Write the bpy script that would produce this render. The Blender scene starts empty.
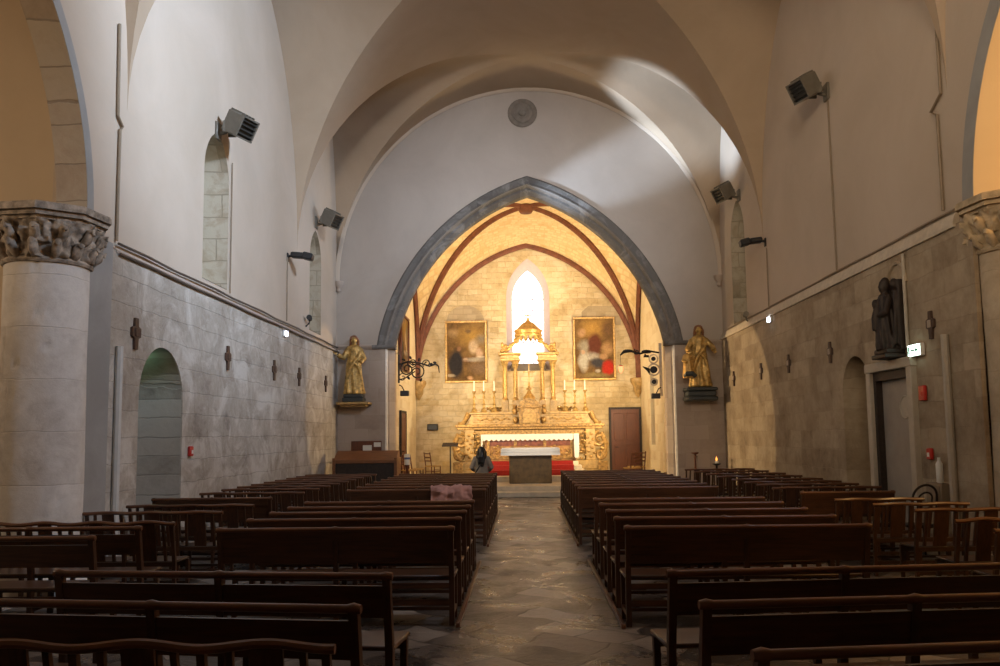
import bpy, bmesh, math, random
from mathutils import Vector, Matrix, noise
from mathutils.geometry import tessellate_polygon
random.seed(7)
PI = math.pi
SC = bpy.context.scene
COL = SC.collection
V = Vector

# ------------------------------------------------------------------ camera
cam_d = bpy.data.cameras.new('camera'); cam = bpy.data.objects.new('camera', cam_d); COL.objects.link(cam)
cam_d.sensor_width = 36; cam_d.lens = 850 / 1000 * 36; cam_d.shift_y = 0.023
cam_d.clip_start = .05; cam_d.clip_end = 200
cam.matrix_world = Matrix.Translation((0, 0, 1.75)) @ Matrix.Rotation(.02698, 4, 'Z') @ Matrix.Rotation(PI/2 + .09417, 4, 'X') @ Matrix.Rotation(-.012, 4, 'Z')
SC.camera = cam

# ------------------------------------------------------------------ main dimensions (metres)
XL, XR, XC = -5.45, 5.80, 0.175
W = (XR - XL) / 2
YA = 24.6                 # wall of the chancel arch
ZS, ZT = 6.3, 12.1        # vault springing and crown
YB = 32.0                 # back wall of the chancel
ZP = .30                  # chancel platform
DADO_L, DADO_R = 4.28, 4.48

# ------------------------------------------------------------------ materials
def new_mat(name):
    m = bpy.data.materials.new(name); m.use_nodes = True
    nt = m.node_tree; b = nt.nodes['Principled BSDF']
    return m, nt, b
def N(nt, typ, **kw):
    n = nt.nodes.new(typ)
    for k, v in kw.items():
        if k in n.inputs.keys(): n.inputs[k].default_value = v
        else: setattr(n, k, v)
    return n
def ramp(nt, fac, stops):
    r = nt.nodes.new('ShaderNodeValToRGB'); e = r.color_ramp.elements
    while len(e) < len(stops): e.new(.5)
    for i, (p, c) in enumerate(stops):
        e[i].position = p; e[i].color = (*c, 1)
    nt.links.new(fac, r.inputs['Fac']); return r.outputs['Color']
def mixc(nt, fac, a, b, mode='MIX'):
    n = nt.nodes.new('ShaderNodeMix'); n.data_type = 'RGBA'; n.blend_type = mode
    for sock, v in ((n.inputs[0], fac), (n.inputs[6], a), (n.inputs[7], b)):
        if hasattr(v, 'links'): nt.links.new(v, sock)
        elif isinstance(v, (int, float)): sock.default_value = v
        else: sock.default_value = (*v, 1)
    return n.outputs[2]
def coords(nt, axes='xyz', scale=(1, 1, 1)):
    tc = nt.nodes.new('ShaderNodeNewGeometry')
    sp = nt.nodes.new('ShaderNodeSeparateXYZ'); nt.links.new(tc.outputs['Position'], sp.inputs[0])
    cb = nt.nodes.new('ShaderNodeCombineXYZ')
    for i, a in enumerate(axes):
        nt.links.new(sp.outputs['xyz'.index(a)], cb.inputs[i])
    mp = nt.nodes.new('ShaderNodeMapping'); mp.inputs['Scale'].default_value = scale
    nt.links.new(cb.outputs[0], mp.inputs[0])
    return mp.outputs[0]
def objc(nt):
    return nt.nodes.new('ShaderNodeTexCoord').outputs['Object']
def noise_t(nt, vec, scale, detail=5, rough=.6, dist=0):
    n = N(nt, 'ShaderNodeTexNoise', Scale=scale, Detail=detail, Roughness=rough, Distortion=dist)
    nt.links.new(vec, n.inputs['Vector']); return n.outputs['Fac']
def bump(nt, b, h, strength=.3, dist=.02):
    n = N(nt, 'ShaderNodeBump', Strength=strength, Distance=dist)
    nt.links.new(h, n.inputs['Height']); nt.links.new(n.outputs[0], b.inputs['Normal'])
def plain(name, col, rough=.6, metal=0, var=.12, scale=9, bmp=0, spec=.5):
    m, nt, b = new_mat(name)
    v = objc(nt)
    f = noise_t(nt, v, scale, 4)
    lo = [c * (1 - var) for c in col]; hi = [min(1, c * (1 + var)) for c in col]
    nt.links.new(ramp(nt, f, [(.3, lo), (.7, hi)]), b.inputs['Base Color'])
    b.inputs['Roughness'].default_value = rough; b.inputs['Metallic'].default_value = metal
    b.inputs['Specular IOR Level'].default_value = spec
    if bmp: bump(nt, b, f, bmp, .01)
    return m
def plaster(name, c1, c2, scale=.5):
    m, nt, b = new_mat(name)
    v = coords(nt)
    f = noise_t(nt, v, scale, 6, .62, .5); g = noise_t(nt, v, 14, 3)
    c = ramp(nt, f, [(.3, c1), (.72, c2)])
    nt.links.new(c, b.inputs['Base Color']); b.inputs['Roughness'].default_value = .9
    b.inputs['Specular IOR Level'].default_value = .15
    bump(nt, b, g, .12, .02)
    return m
def stone(name, axes, cols, bw=.62, bh=.3, mortar=(.42, .38, .32), msize=.012, mcon=.5, blot=((.62, .58, .52), .35), blot_scale=.8, bmp=.5, seed=0, bvar=.5):
    """courses of blocks along a wall: block tints, joints, big blotches of old limewash, pits"""
    m, nt, b = new_mat(name)
    v0 = coords(nt, axes)
    # wobble the joints
    nz = N(nt, 'ShaderNodeTexNoise', Scale=2.2, Detail=3); nt.links.new(v0, nz.inputs['Vector'])
    sub = N(nt, 'ShaderNodeVectorMath', operation='SUBTRACT'); nt.links.new(nz.outputs['Color'], sub.inputs[0]); sub.inputs[1].default_value = (.5, .5, .5)
    sc = N(nt, 'ShaderNodeVectorMath', operation='SCALE', Scale=.09); nt.links.new(sub.outputs[0], sc.inputs[0])
    ad = N(nt, 'ShaderNodeVectorMath', operation='ADD'); nt.links.new(v0, ad.inputs[0]); nt.links.new(sc.outputs[0], ad.inputs[1])
    br = N(nt, 'ShaderNodeTexBrick', Scale=1.0, Bias=0.0)
    br.inputs['Color1'].default_value = (0, 0, 0, 1); br.inputs['Color2'].default_value = (1, 1, 1, 1); br.inputs['Mortar'].default_value = (.5, .5, .5, 1)
    br.inputs['Mortar Size'].default_value = msize; br.inputs['Mortar Smooth'].default_value = .4
    br.inputs['Brick Width'].default_value = bw; br.inputs['Row Height'].default_value = bh
    br.offset = .43; br.squash = .8; br.squash_frequency = 3
    nt.links.new(ad.outputs[0], br.inputs['Vector'])
    f = noise_t(nt, v0, 1.3 + seed * .1, 8, .68, .4)
    fine = noise_t(nt, v0, 9, 6, .7)
    mx = N(nt, 'ShaderNodeMath', operation='MULTIPLY_ADD'); nt.links.new(br.outputs['Color'], mx.inputs[0]); mx.inputs[1].default_value = bvar; nt.links.new(f, mx.inputs[2])
    mx2 = N(nt, 'ShaderNodeMath', operation='MULTIPLY_ADD'); nt.links.new(fine, mx2.inputs[0]); mx2.inputs[1].default_value = .35; nt.links.new(mx.outputs[0], mx2.inputs[2])
    n = len(cols)
    base = ramp(nt, mx2.outputs[0], [(.42 + .62 * i / max(1, n - 1), c) for i, c in enumerate(cols)])
    mf = N(nt, 'ShaderNodeMath', operation='MULTIPLY'); nt.links.new(br.outputs['Fac'], mf.inputs[0]); mf.inputs[1].default_value = mcon
    base = mixc(nt, mf.outputs[0], base, mortar)
    bl = noise_t(nt, v0, blot_scale, 7, .66, 1.2)
    bf = ramp(nt, bl, [(.5, (0, 0, 0)), (.62, (blot[1],) * 3)])
    base = mixc(nt, bf, base, blot[0])
    nt.links.new(base, b.inputs['Base Color']); b.inputs['Roughness'].default_value = .88
    b.inputs['Specular IOR Level'].default_value = .2
    hh = N(nt, 'ShaderNodeMath', operation='MULTIPLY_ADD'); nt.links.new(br.outputs['Fac'], hh.inputs[0]); hh.inputs[1].default_value = -.8; nt.links.new(mx2.outputs[0], hh.inputs[2])
    bump(nt, b, hh.outputs[0], bmp, .025)
    return m
def wood(name, c1, c2, rough=.35, axis='X', scale=3):
    m, nt, b = new_mat(name)
    v = objc(nt)
    mp = nt.nodes.new('ShaderNodeMapping')
    s = {'X': (1, 14, 14), 'Y': (14, 1, 14), 'Z': (14, 14, 1)}[axis]
    mp.inputs['Scale'].default_value = s; nt.links.new(v, mp.inputs[0])
    f = noise_t(nt, mp.outputs[0], scale, 5, .6, .3)
    big = noise_t(nt, v, 1.5, 3)
    mx = N(nt, 'ShaderNodeMath', operation='MULTIPLY_ADD'); nt.links.new(big, mx.inputs[0]); mx.inputs[1].default_value = .5; nt.links.new(f, mx.inputs[2])
    nt.links.new(ramp(nt, mx.outputs[0], [(.5, c1), (1.0, c2)]), b.inputs['Base Color'])
    b.inputs['Roughness'].default_value = rough
    bump(nt, b, f, .08, .005)
    return m
def emit(name, col, strength):
    m, nt, b = new_mat(name)
    b.inputs['Base Color'].default_value = (*col, 1); b.inputs['Emission Color'].default_value = (*col, 1); b.inputs['Emission Strength'].default_value = strength
    return m
def flat(name, col, rough=.6, metal=0):
    m, nt, b = new_mat(name); b.inputs['Base Color'].default_value = (*col, 1); b.inputs['Roughness'].default_value = rough; b.inputs['Metallic'].default_value = metal
    return m

M = {}
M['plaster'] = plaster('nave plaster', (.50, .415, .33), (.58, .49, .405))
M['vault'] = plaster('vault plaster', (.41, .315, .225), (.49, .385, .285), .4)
M['arch_plaster'] = plaster('arch wall plaster', (.42, .37, .33), (.50, .45, .405), .5)
M['chapel'] = plaster('chapel plaster', (.56, .45, .32), (.62, .51, .37))
M['dado_left'] = stone('left wall stone', 'yzx', [(.17, .14, .115), (.38, .335, .285), (.50, .455, .40), (.62, .58, .525)], .8, .36, (.42, .37, .32), .008, .10, ((.64, .61, .56), .7), 1.3, .8, 0, .10)
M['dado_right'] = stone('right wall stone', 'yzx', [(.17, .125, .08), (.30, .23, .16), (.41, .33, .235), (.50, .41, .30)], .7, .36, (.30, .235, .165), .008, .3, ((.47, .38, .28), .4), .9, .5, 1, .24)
M['arch_stone'] = stone('arch stone', 'xyz', [(.055, .052, .050), (.085, .080, .077), (.115, .108, .103), (.15, .14, .132)], 3, .6, (.2, .2, .2), .008, .3, ((.34, .33, .32), .4), 1.5, .3)
M['pier_stone'] = stone('pier stone', 'xzy', [(.30, .24, .20), (.38, .31, .26), (.44, .36, .30), (.48, .40, .34)], .7, .4, (.3, .25, .2), .006, .3, ((.48, .41, .35), .4), 1.0, .25)
M['side_arch_stone'] = stone('side arch stone', 'zyx', [(.26, .2, .14), (.36, .28, .2), (.43, .34, .25), (.48, .4, .3)], .45, .5, (.2, .16, .12), .01, .6, ((.45, .38, .3), .4), 1.4, .4)
M['grey_paint'] = plaster('grey painted stone', (.29, .285, .275), (.38, .375, .365), 1.2)
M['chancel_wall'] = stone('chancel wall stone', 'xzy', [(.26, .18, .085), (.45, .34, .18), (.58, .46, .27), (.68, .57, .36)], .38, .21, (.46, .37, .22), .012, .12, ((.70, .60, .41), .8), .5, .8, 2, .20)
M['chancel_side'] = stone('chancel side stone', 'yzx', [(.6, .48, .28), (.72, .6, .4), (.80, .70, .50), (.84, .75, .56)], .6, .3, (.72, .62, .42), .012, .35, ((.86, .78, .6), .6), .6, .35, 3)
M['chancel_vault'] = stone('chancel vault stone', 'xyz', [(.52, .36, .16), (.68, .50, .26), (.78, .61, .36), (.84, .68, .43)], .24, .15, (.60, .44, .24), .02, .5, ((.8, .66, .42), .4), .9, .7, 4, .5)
M['niche'] = stone('niche stone', 'yzx', [(.2, .18, .15), (.33, .3, .26), (.43, .4, .35), (.5, .47, .42)], .5, .3, (.3, .28, .25), .012, .6, ((.5, .48, .43), .4), 1.0, .5, 5)
M['reveal'] = stone('window reveal stone', 'xzy', [(.10, .075, .045), (.20, .16, .11), (.30, .255, .19), (.40, .35, .275)], .75, .42, (.22, .18, .13), .014, .6, ((.30, .24, .17), .7), 2.2, .6, 6, .7)
M['rib'] = plain('rib paint', (.17, .062, .036), .75, 0, .3, 5)
M['rib_pale'] = plain('pale rib paint', (.62, .42, .28), .75, 0, .15, 5)
M['step_stone'] = plain('step stone', (.70, .62, .49), .6, 0, .16, 4, .2)
M['column'] = stone('column stone', 'xzy', [(.36, .32, .285), (.55, .51, .47), (.67, .635, .595), (.76, .73, .69)], 2.5, .62, (.50, .46, .42), .008, .2, ((.70, .67, .63), .65), 1.3, .55, 7, .2)
M['column_lit_warm'] = stone('warm lit column stone', 'xzy', [(.30, .23, .16), (.47, .38, .27), (.58, .48, .35), (.66, .57, .43)], 2.5, .62, (.46, .38, .27), .008, .25, ((.62, .53, .40), .65), 1.3, .55, 7, .2)  # warm lamplight on the right column put into its stone colour
M['capital'] = plain('capital stone', (.34, .285, .23), .9, 0, .6, 9, .9)
M['capital_lit_warm'] = plain('warm lit capital stone', (.52, .41, .27), .9, 0, .3, 7, .5)  # same lamplight put into the capital colour
M['sill'] = plain('dark grey sill stone', (.12, .10, .085), .8, 0, .2, 5)
M['white_line'] = plain('white joint line', (.74, .71, .68), .8)
M['fillet'] = plain('pale grey fillet', (.19, .18, .17), .85)
M['ledge_pale'] = plain('pale ledge', (.58, .50, .40), .8)
M['wood'] = wood('dark pew wood', (.028, .0135, .0075), (.095, .042, .021), .33)
M['wood_rail'] = wood('worn rail wood', (.06, .024, .012), (.17, .07, .032), .28)
M['wood_bench'] = wood('bench wood', (.016, .008, .005), (.055, .024, .012), .36)
M['wood_z'] = wood('dark upright wood', (.026, .0125, .007), (.080, .034, .017), .36, 'Z')
M['wood_console'] = wood('console wood', (.15, .055, .02), (.27, .11, .042), .45)
M['wood_red'] = wood('red brown wood', (.085, .024, .010), (.17, .048, .018), .5, 'Z')
M['wood_black'] = plain('near black wood', (.022, .012, .008), .6, 0, .5, 14, .3)
M['vent'] = plain('weathered vent plaster', (.20, .175, .15), .8, 0, .2, 6)
M['iron'] = plain('black iron', (.022, .02, .02), .5, .5)
M['black'] = plain('black plastic', (.015, .015, .017), .45)
M['lamp_grey'] = plain('grey lamp metal', (.15, .135, .11), .5, .2)
M['lamp_dark'] = plain('dark lamp fins', (.03, .028, .024), .5, .2)
M['gold'] = plain('gilding', (.48, .29, .09), .42, .45, .4, 12, .2)
M['gold_dull'] = plain('worn gilding', (.46, .30, .10), .45, .45, .55, 10, .3)
M['altar_stone'] = plain('cream altar marble', (.45, .30, .12), .45, .1, .35, 7)
M['altar_gold'] = plain('gold altar relief', (.37, .22, .07), .45, .3, .6, 14, .6)
M['altar_front'] = plain('ochre altar front', (.34, .18, .06), .5, .1, .6, 5, .3)
M['altar_red'] = plain('red marble', (.20, .065, .035), .4, 0, .5, 10)
M['cloth'] = plain('white linen', (.74, .72, .69), .85, 0, .04)
M['carpet'] = plain('red carpet', (.30, .014, .010), .95, 0, .2, 30)
M['bronze'] = plain('dark bronze altar', (.085, .050, .019), .5, .2, .4, 6)
M['white'] = plain('white plastic', (.80, .80, .78), .5, 0, .04)
M['pipe'] = plain('grey white pipe', (.60, .60, .58), .5, 0, .05)
M['pipe_tan'] = plain('tan conduit', (.25, .19, .13), .6, 0, .1)
M['pipe_right'] = plain('sand painted pipe', (.46, .41, .34), .6, 0, .08)
M['cable'] = plain('brown cable', (.11, .085, .07), .6)
M['cross_wood'] = plain('dark brown cross', (.075, .042, .030), .6, 0, .3, 20)
M['red'] = plain('red plastic', (.55, .03, .02), .45)
M['green'] = flat('green plastic', (.02, .3, .1))
M['door_grey'] = plain('grey door panel', (.33, .295, .26), .6, 0, .1, 3)
M['candle'] = plain('white wax', (.9, .86, .76), .5)
M['skin'] = plain('skin', (.58, .36, .26), .55, 0, .06)
M['hair'] = plain('black hair', (.012, .010, .010), .42, 0, .4, 40)
M['jacket'] = plain('grey beige jacket', (.27, .225, .18), .85, 0, .12)
M['trousers'] = plain('dark trousers', (.03, .03, .04), .85)
M['bag'] = plain('black bag leather', (.014, .013, .013), .5)
M['coat'] = plain('dusty pink coat', (.38, .20, .17), .9, 0, .25, 5)
M['coat_grey'] = plain('grey brown coat', (.24, .19, .16), .9, 0, .25, 5)
M['straw'] = plain('straw seat', (.55, .36, .14), .8, 0, .25, 30)
M['paper'] = plain('white paper', (.78, .76, .70), .8, 0, .05)
M['statue_base'] = plain('dark blue green plinth', (.035, .042, .045), .5)
M['lead'] = flat('window lead', (.10, .09, .11), .6)
M['glass_glow'] = emit('bright window glass', (.93, .90, 1.0), 1.25)
M['glass_day'] = emit('daylit window glass', (.90, .86, .68), .16)
M['glow_white'] = emit('lit emergency lamp', (.82, .86, 1.0), 9.0)
M['glow_green'] = emit('lit exit sign', (.70, 1.0, .84), 6.0)
M['glow_warm'] = emit('lit lamp lens', (1, .78, .45), 12.0)
M['flame'] = emit('candle flame', (1, .36, .07), 2.2)
M['red_glass'] = emit('red lamp glass', (1, .25, .10), 2.2)

# floor of worn flagstones
def floor_mat():
    m, nt, b = new_mat('worn flagstones')
    v0 = coords(nt)
    rot = nt.nodes.new('ShaderNodeMapping'); rot.inputs['Rotation'].default_value = (0, 0, .62); rot.inputs['Scale'].default_value = (1.15, 1.0, 1)
    nt.links.new(v0, rot.inputs[0])
    nz = N(nt, 'ShaderNodeTexNoise', Scale=1.4, Detail=2); nt.links.new(v0, nz.inputs['Vector'])
    sub = N(nt, 'ShaderNodeVectorMath', operation='SUBTRACT'); nt.links.new(nz.outputs['Color'], sub.inputs[0]); sub.inputs[1].default_value = (.5, .5, .5)
    sc = N(nt, 'ShaderNodeVectorMath', operation='SCALE', Scale=.42); nt.links.new(sub.outputs[0], sc.inputs[0])
    ad = N(nt, 'ShaderNodeVectorMath', operation='ADD'); nt.links.new(rot.outputs[0], ad.inputs[0]); nt.links.new(sc.outputs[0], ad.inputs[1])
    br = N(nt, 'ShaderNodeTexBrick', Scale=1.0)
    br.inputs['Color1'].default_value = (0, 0, 0, 1); br.inputs['Color2'].default_value = (1, 1, 1, 1); br.inputs['Mortar'].default_value = (.4, .4, .4, 1)
    br.inputs['Mortar Size'].default_value = .014; br.inputs['Mortar Smooth'].default_value = .5
    br.inputs['Brick Width'].default_value = .72; br.inputs['Row Height'].default_value = .46; br.squash = .75; br.squash_frequency = 2
    nt.links.new(ad.outputs[0], br.inputs['Vector'])
    f = noise_t(nt, v0, 1.1, 8, .7, .6); g = noise_t(nt, v0, 12, 6, .65)
    mx = N(nt, 'ShaderNodeMath', operation='MULTIPLY_ADD'); nt.links.new(br.outputs['Color'], mx.inputs[0]); mx.inputs[1].default_value = .42; nt.links.new(f, mx.inputs[2])
    c = ramp(nt, mx.outputs[0], [(.44, (.022, .018, .016)), (.62, (.050, .041, .036)), (.78, (.11, .093, .082)), (.96, (.25, .22, .195))])
    mf = N(nt, 'ShaderNodeMath', operation='MULTIPLY'); nt.links.new(br.outputs['Fac'], mf.inputs[0]); mf.inputs[1].default_value = .75
    c = mixc(nt, mf.outputs[0], c, (.05, .04, .033))
    nt.links.new(c, b.inputs['Base Color'])
    rr = ramp(nt, f, [(.38, (.20,) * 3), (.66, (.58,) * 3)])
    nt.links.new(rr, b.inputs['Roughness'])
    hh = N(nt, 'ShaderNodeMath', operation='MULTIPLY_ADD'); nt.links.new(br.outputs['Fac'], hh.inputs[0]); hh.inputs[1].default_value = -.9
    m3 = N(nt, 'ShaderNodeMath', operation='MULTIPLY_ADD'); nt.links.new(f, m3.inputs[0]); m3.inputs[1].default_value = 1.6; nt.links.new(g, m3.inputs[2])
    nt.links.new(m3.outputs[0], hh.inputs[2])
    bump(nt, b, hh.outputs[0], .6, .02)
    return m
M['floor'] = floor_mat()

def painting_mat(name, bg, blobs, nstr=.16):
    """an old canvas: soft patches of paint in the picture's own plane (object space x, z)"""
    m, nt, b = new_mat(name)
    v = objc(nt)
    nz = N(nt, 'ShaderNodeTexNoise', Scale=3.0, Detail=4); nt.links.new(v, nz.inputs['Vector'])
    sub = N(nt, 'ShaderNodeVectorMath', operation='SUBTRACT'); nt.links.new(nz.outputs['Color'], sub.inputs[0]); sub.inputs[1].default_value = (.5, .5, .5)
    sc = N(nt, 'ShaderNodeVectorMath', operation='SCALE', Scale=nstr); nt.links.new(sub.outputs[0], sc.inputs[0])
    ad = N(nt, 'ShaderNodeVectorMath', operation='ADD'); nt.links.new(v, ad.inputs[0]); nt.links.new(sc.outputs[0], ad.inputs[1])
    f = noise_t(nt, v, 2.5, 5)
    c = ramp(nt, f, [(.3, bg[0]), (.7, bg[1])])
    for (cx, cz, rx, rz, col, soft) in blobs:
        s1 = N(nt, 'ShaderNodeVectorMath', operation='SUBTRACT'); nt.links.new(ad.outputs[0], s1.inputs[0]); s1.inputs[1].default_value = (cx, 0, cz)
        s2 = N(nt, 'ShaderNodeVectorMath', operation='MULTIPLY'); nt.links.new(s1.outputs[0], s2.inputs[0]); s2.inputs[1].default_value = (1 / rx, 0, 1 / rz)
        ln = N(nt, 'ShaderNodeVectorMath', operation='LENGTH'); nt.links.new(s2.outputs[0], ln.inputs[0])
        r = ramp(nt, ln.outputs['Value'], [(max(0, 1 - soft), (1, 1, 1)), (1, (0, 0, 0))])
        c = mixc(nt, r, c, tuple(k * .62 for k in col))
    fn = noise_t(nt, v, 9, 5, .7, 1.0)
    c = mixc(nt, 1.0, c, ramp(nt, fn, [(.3, (.66, .63, .60)), (.7, (1.1, 1.06, 1.0))]), 'MULTIPLY')
    nt.links.new(c, b.inputs['Base Color']); b.inputs['Roughness'].default_value = .6; b.inputs['Specular IOR Level'].default_value = .1
    return m

# ------------------------------------------------------------------ mesh helpers
class MB:
    def __init__(s): s.bm = bmesh.new()
    def _xf(s, vs, mat):
        if mat is not None: bmesh.ops.transform(s.bm, matrix=mat, verts=vs)
    def box(s, c, d, rot=None, bev=0, taper=None):
        r = bmesh.ops.create_cube(s.bm, size=1); vs = r['verts']
        for v in vs:
            v.co = V((v.co.x * d[0], v.co.y * d[1], v.co.z * d[2]))
            if taper and v.co.z > 0: v.co.x *= taper[0]; v.co.y *= taper[1]
        m = Matrix.Translation(c)
        if rot is not None: m = m @ (rot.to_4x4() if not isinstance(rot, Matrix) or len(rot) == 3 else rot)
        s._xf(vs, m)
        if bev:
            es = list({e for v in vs for e in v.link_edges})
            bmesh.ops.bevel(s.bm, geom=es, offset=bev, segments=1, affect='EDGES', profile=.5)
        return s
    def bb(s, x0, x1, y0, y1, z0, z1, bev=0):
        return s.box(((x0 + x1) / 2, (y0 + y1) / 2, (z0 + z1) / 2), (abs(x1 - x0), abs(y1 - y0), abs(z1 - z0)), None, bev)
    def tube(s, pts, r, n=8, cap=True, flatten=None):
        pts = [V(p) for p in pts]; rs = r if isinstance(r, (list, tuple)) else [r] * len(pts)
        rings = []; up = None
        for i, p in enumerate(pts):
            t = (pts[min(i + 1, len(pts) - 1)] - pts[max(i - 1, 0)]).normalized()
            if up is None: up = t.orthogonal().normalized()
            up = (up - t * up.dot(t)); up = up.normalized() if up.length > 1e-6 else t.orthogonal().normalized()
            b = t.cross(up)
            rings.append([s.bm.verts.new(p + (up * math.cos(2 * PI * k / n) + b * math.sin(2 * PI * k / n)) * rs[i]) for k in range(n)])
        for a, c in zip(rings, rings[1:]):
            for k in range(n): s.bm.faces.new((a[k], a[(k + 1) % n], c[(k + 1) % n], c[k]))
        if cap: s.bm.faces.new(rings[0][::-1]); s.bm.faces.new(rings[-1])
        return s
    def cyl(s, p0, p1, r0, r1=None, n=12): return s.tube([p0, p1], [r0, r0 if r1 is None else r1], n)
    def ball(s, c, r, rot=None, seg=12):
        r = (r, r, r) if isinstance(r, (int, float)) else r
        q = bmesh.ops.create_uvsphere(s.bm, u_segments=seg, v_segments=max(6, seg * 2 // 3), radius=1)
        m = Matrix.Translation(c)
        if rot is not None: m = m @ rot.to_4x4()
        s._xf(q['verts'], m @ Matrix.Diagonal((*r, 1))); return s
    def lathe(s, prof, c=(0, 0, 0), n=16, rad=None, sx=1, sy=1):
        c = V(c); rings = []
        for (r, z) in prof:
            ring = []
            for k in range(n):
                a = 2 * PI * k / n; rr = r if rad is None else rad(r, a, z)
                ring.append(s.bm.verts.new(c + V((rr * math.cos(a) * sx, rr * math.sin(a) * sy, z))))
            rings.append(ring)
        for a, b in zip(rings, rings[1:]):
            for k in range(n): s.bm.faces.new((a[k], a[(k + 1) % n], b[(k + 1) % n], b[k]))
        s.bm.faces.new(rings[0][::-1]); s.bm.faces.new(rings[-1]); return s
    def prism(s, poly, mp, d0, d1):
        """closed outline extruded from depth d0 to d1; mp(p, d) -> point"""
        f = [s.bm.verts.new(mp(p, d0)) for p in poly]; b = [s.bm.verts.new(mp(p, d1)) for p in poly]
        n = len(poly)
        tris = tessellate_polygon([[V((p[0], p[1], 0)) for p in poly]])
        for t in tris: s.bm.faces.new([f[i] for i in t]); s.bm.faces.new([b[i] for i in reversed(t)])
        for i in range(n): s.bm.faces.new((f[i], f[(i + 1) % n], b[(i + 1) % n], b[i]))
        return s
    def panel(s, outer, holes, mp, d0, d1):
        loops = [outer] + list(holes)
        tris = tessellate_polygon([[V((p[0], p[1], 0)) for p in l] for l in loops])
        flat_ = [p for l in loops for p in l]
        f = [s.bm.verts.new(mp(p, d0)) for p in flat_]; b = [s.bm.verts.new(mp(p, d1)) for p in flat_]
        for t in tris:
            try: s.bm.faces.new([f[i] for i in t]); s.bm.faces.new([b[i] for i in reversed(t)])
            except ValueError: pass
        o = 0
        for l in loops:
            n = len(l)
            for i in range(n):
                try: s.bm.faces.new((f[o + i], f[o + (i + 1) % n], b[o + (i + 1) % n], b[o + i]))
                except ValueError: pass
            o += n
        return s
    def sweep(s, path, norms, dvec, prof, closed_prof=True):
        """profile [(u, w)] swept: point = path + norm*u + dvec*w"""
        dvec = V(dvec); rings = []
        for p, nn in zip(path, norms):
            rings.append([s.bm.verts.new(V(p) + V(nn) * u + dvec * w) for (u, w) in prof])
        m = len(prof)
        for a, b in zip(rings, rings[1:]):
            for k in range(m if closed_prof else m - 1):
                s.bm.faces.new((a[k], a[(k + 1) % m], b[(k + 1) % m], b[k]))
        if closed_prof: s.bm.faces.new(rings[0][::-1]); s.bm.faces.new(rings[-1])
        return s
    def grid(s, nu, nv, fn):
        vs = [[s.bm.verts.new(fn(i / nu, j / nv)) for j in range(nv + 1)] for i in range(nu + 1)]
        for i in range(nu):
            for j in range(nv):
                try: s.bm.faces.new((vs[i][j], vs[i + 1][j], vs[i + 1][j + 1], vs[i][j + 1]))
                except ValueError: pass
        return s
    def done(s, name, mat, parent=None, loc=None, sharp=38, recalc=True):
        if recalc: bmesh.ops.recalc_face_normals(s.bm, faces=s.bm.faces)
        lim = math.radians(sharp)
        for e in s.bm.edges:
            e.smooth = len(e.link_faces) == 2 and e.calc_face_angle(0) < lim
        for f in s.bm.faces: f.smooth = True
        me = bpy.data.meshes.new(name); s.bm.to_mesh(me); s.bm.free()
        o = bpy.data.objects.new(name, me); COL.objects.link(o)
        for mm in (mat if isinstance(mat, (list, tuple)) else [mat]):
            me.materials.append(M[mm] if isinstance(mm, str) else mm)
        if parent is not None: o.parent = parent
        if loc is not None: o.location = loc
        return o
def fuse(o, vox=.02, smooth=2):
    r = o.modifiers.new('fuse', 'REMESH'); r.mode = 'VOXEL'; r.voxel_size = vox; r.use_smooth_shade = True
    if smooth:
        q = o.modifiers.new('soft', 'SMOOTH'); q.iterations = smooth; q.factor = .5
    return o
def thing(name, label, cat, loc=(0, 0, 0), rz=0, group=None):
    o = bpy.data.objects.new(name, None); COL.objects.link(o); o.empty_display_size = .2
    o.location = loc; o.rotation_euler = (0, 0, rz); o['label'] = label; o['category'] = cat
    if group: o['group'] = group
    return o
def tag(o, label, cat, group=None):
    o['label'] = label; o['category'] = cat
    if group: o['group'] = group
    return o
def struct(o, label, cat='wall'):
    o['kind'] = 'structure'; o['label'] = label; o['category'] = cat; return o
def dup(root, loc, rz=0, label=None, group=None):
    r = root.copy(); COL.objects.link(r); r.location = loc; r.rotation_euler = (0, 0, rz)
    if label: r['label'] = label
    if group: r['group'] = group
    for ch in list(root.children):
        c = ch.copy(); COL.objects.link(c); c.parent = r
        for g in list(ch.children):
            d = g.copy(); COL.objects.link(d); d.parent = c
    return r
def ordinal(n):
    return ['first', 'second', 'third', 'fourth', 'fifth', 'sixth', 'seventh', 'eighth', 'ninth', 'tenth', 'eleventh', 'twelfth', 'thirteenth', 'fourteenth', 'fifteenth', 'sixteenth', 'seventeenth'][n - 1]

def lancet(c, half, z0, zs, rise, n=10):
    """outline of a pointed opening, counter-clockwise from the lower left"""
    R = (rise * rise + half * half) / (2 * half); off = R - half
    pts = [(c - half, z0), (c + half, z0)]
    a1 = math.asin(rise / R)
    for i in range(n + 1):
        a = a1 * i / n; pts.append((c - off + R * math.cos(a), zs + R * math.sin(a)))
    for i in range(n - 1, -1, -1):
        a = a1 * i / n; pts.append((c + off - R * math.cos(a), zs + R * math.sin(a)))
    return pts
def round_arch(c, half, z0, zs, n=16, rz=None):
    rz = half if rz is None else rz
    return [(c - half, z0), (c + half, z0)] + [(c + half * math.cos(PI * i / n), zs + rz * math.sin(PI * i / n)) for i in range(n + 1)]

def mapL(p, d): return V((XL - d, p[0], p[1]))
def mapR(p, d): return V((XR + d, p[0], p[1]))
def mapA(p, d): return V((p[0], YA + d, p[1]))
def mapB(p, d): return V((p[0], YB + d, p[1]))

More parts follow.
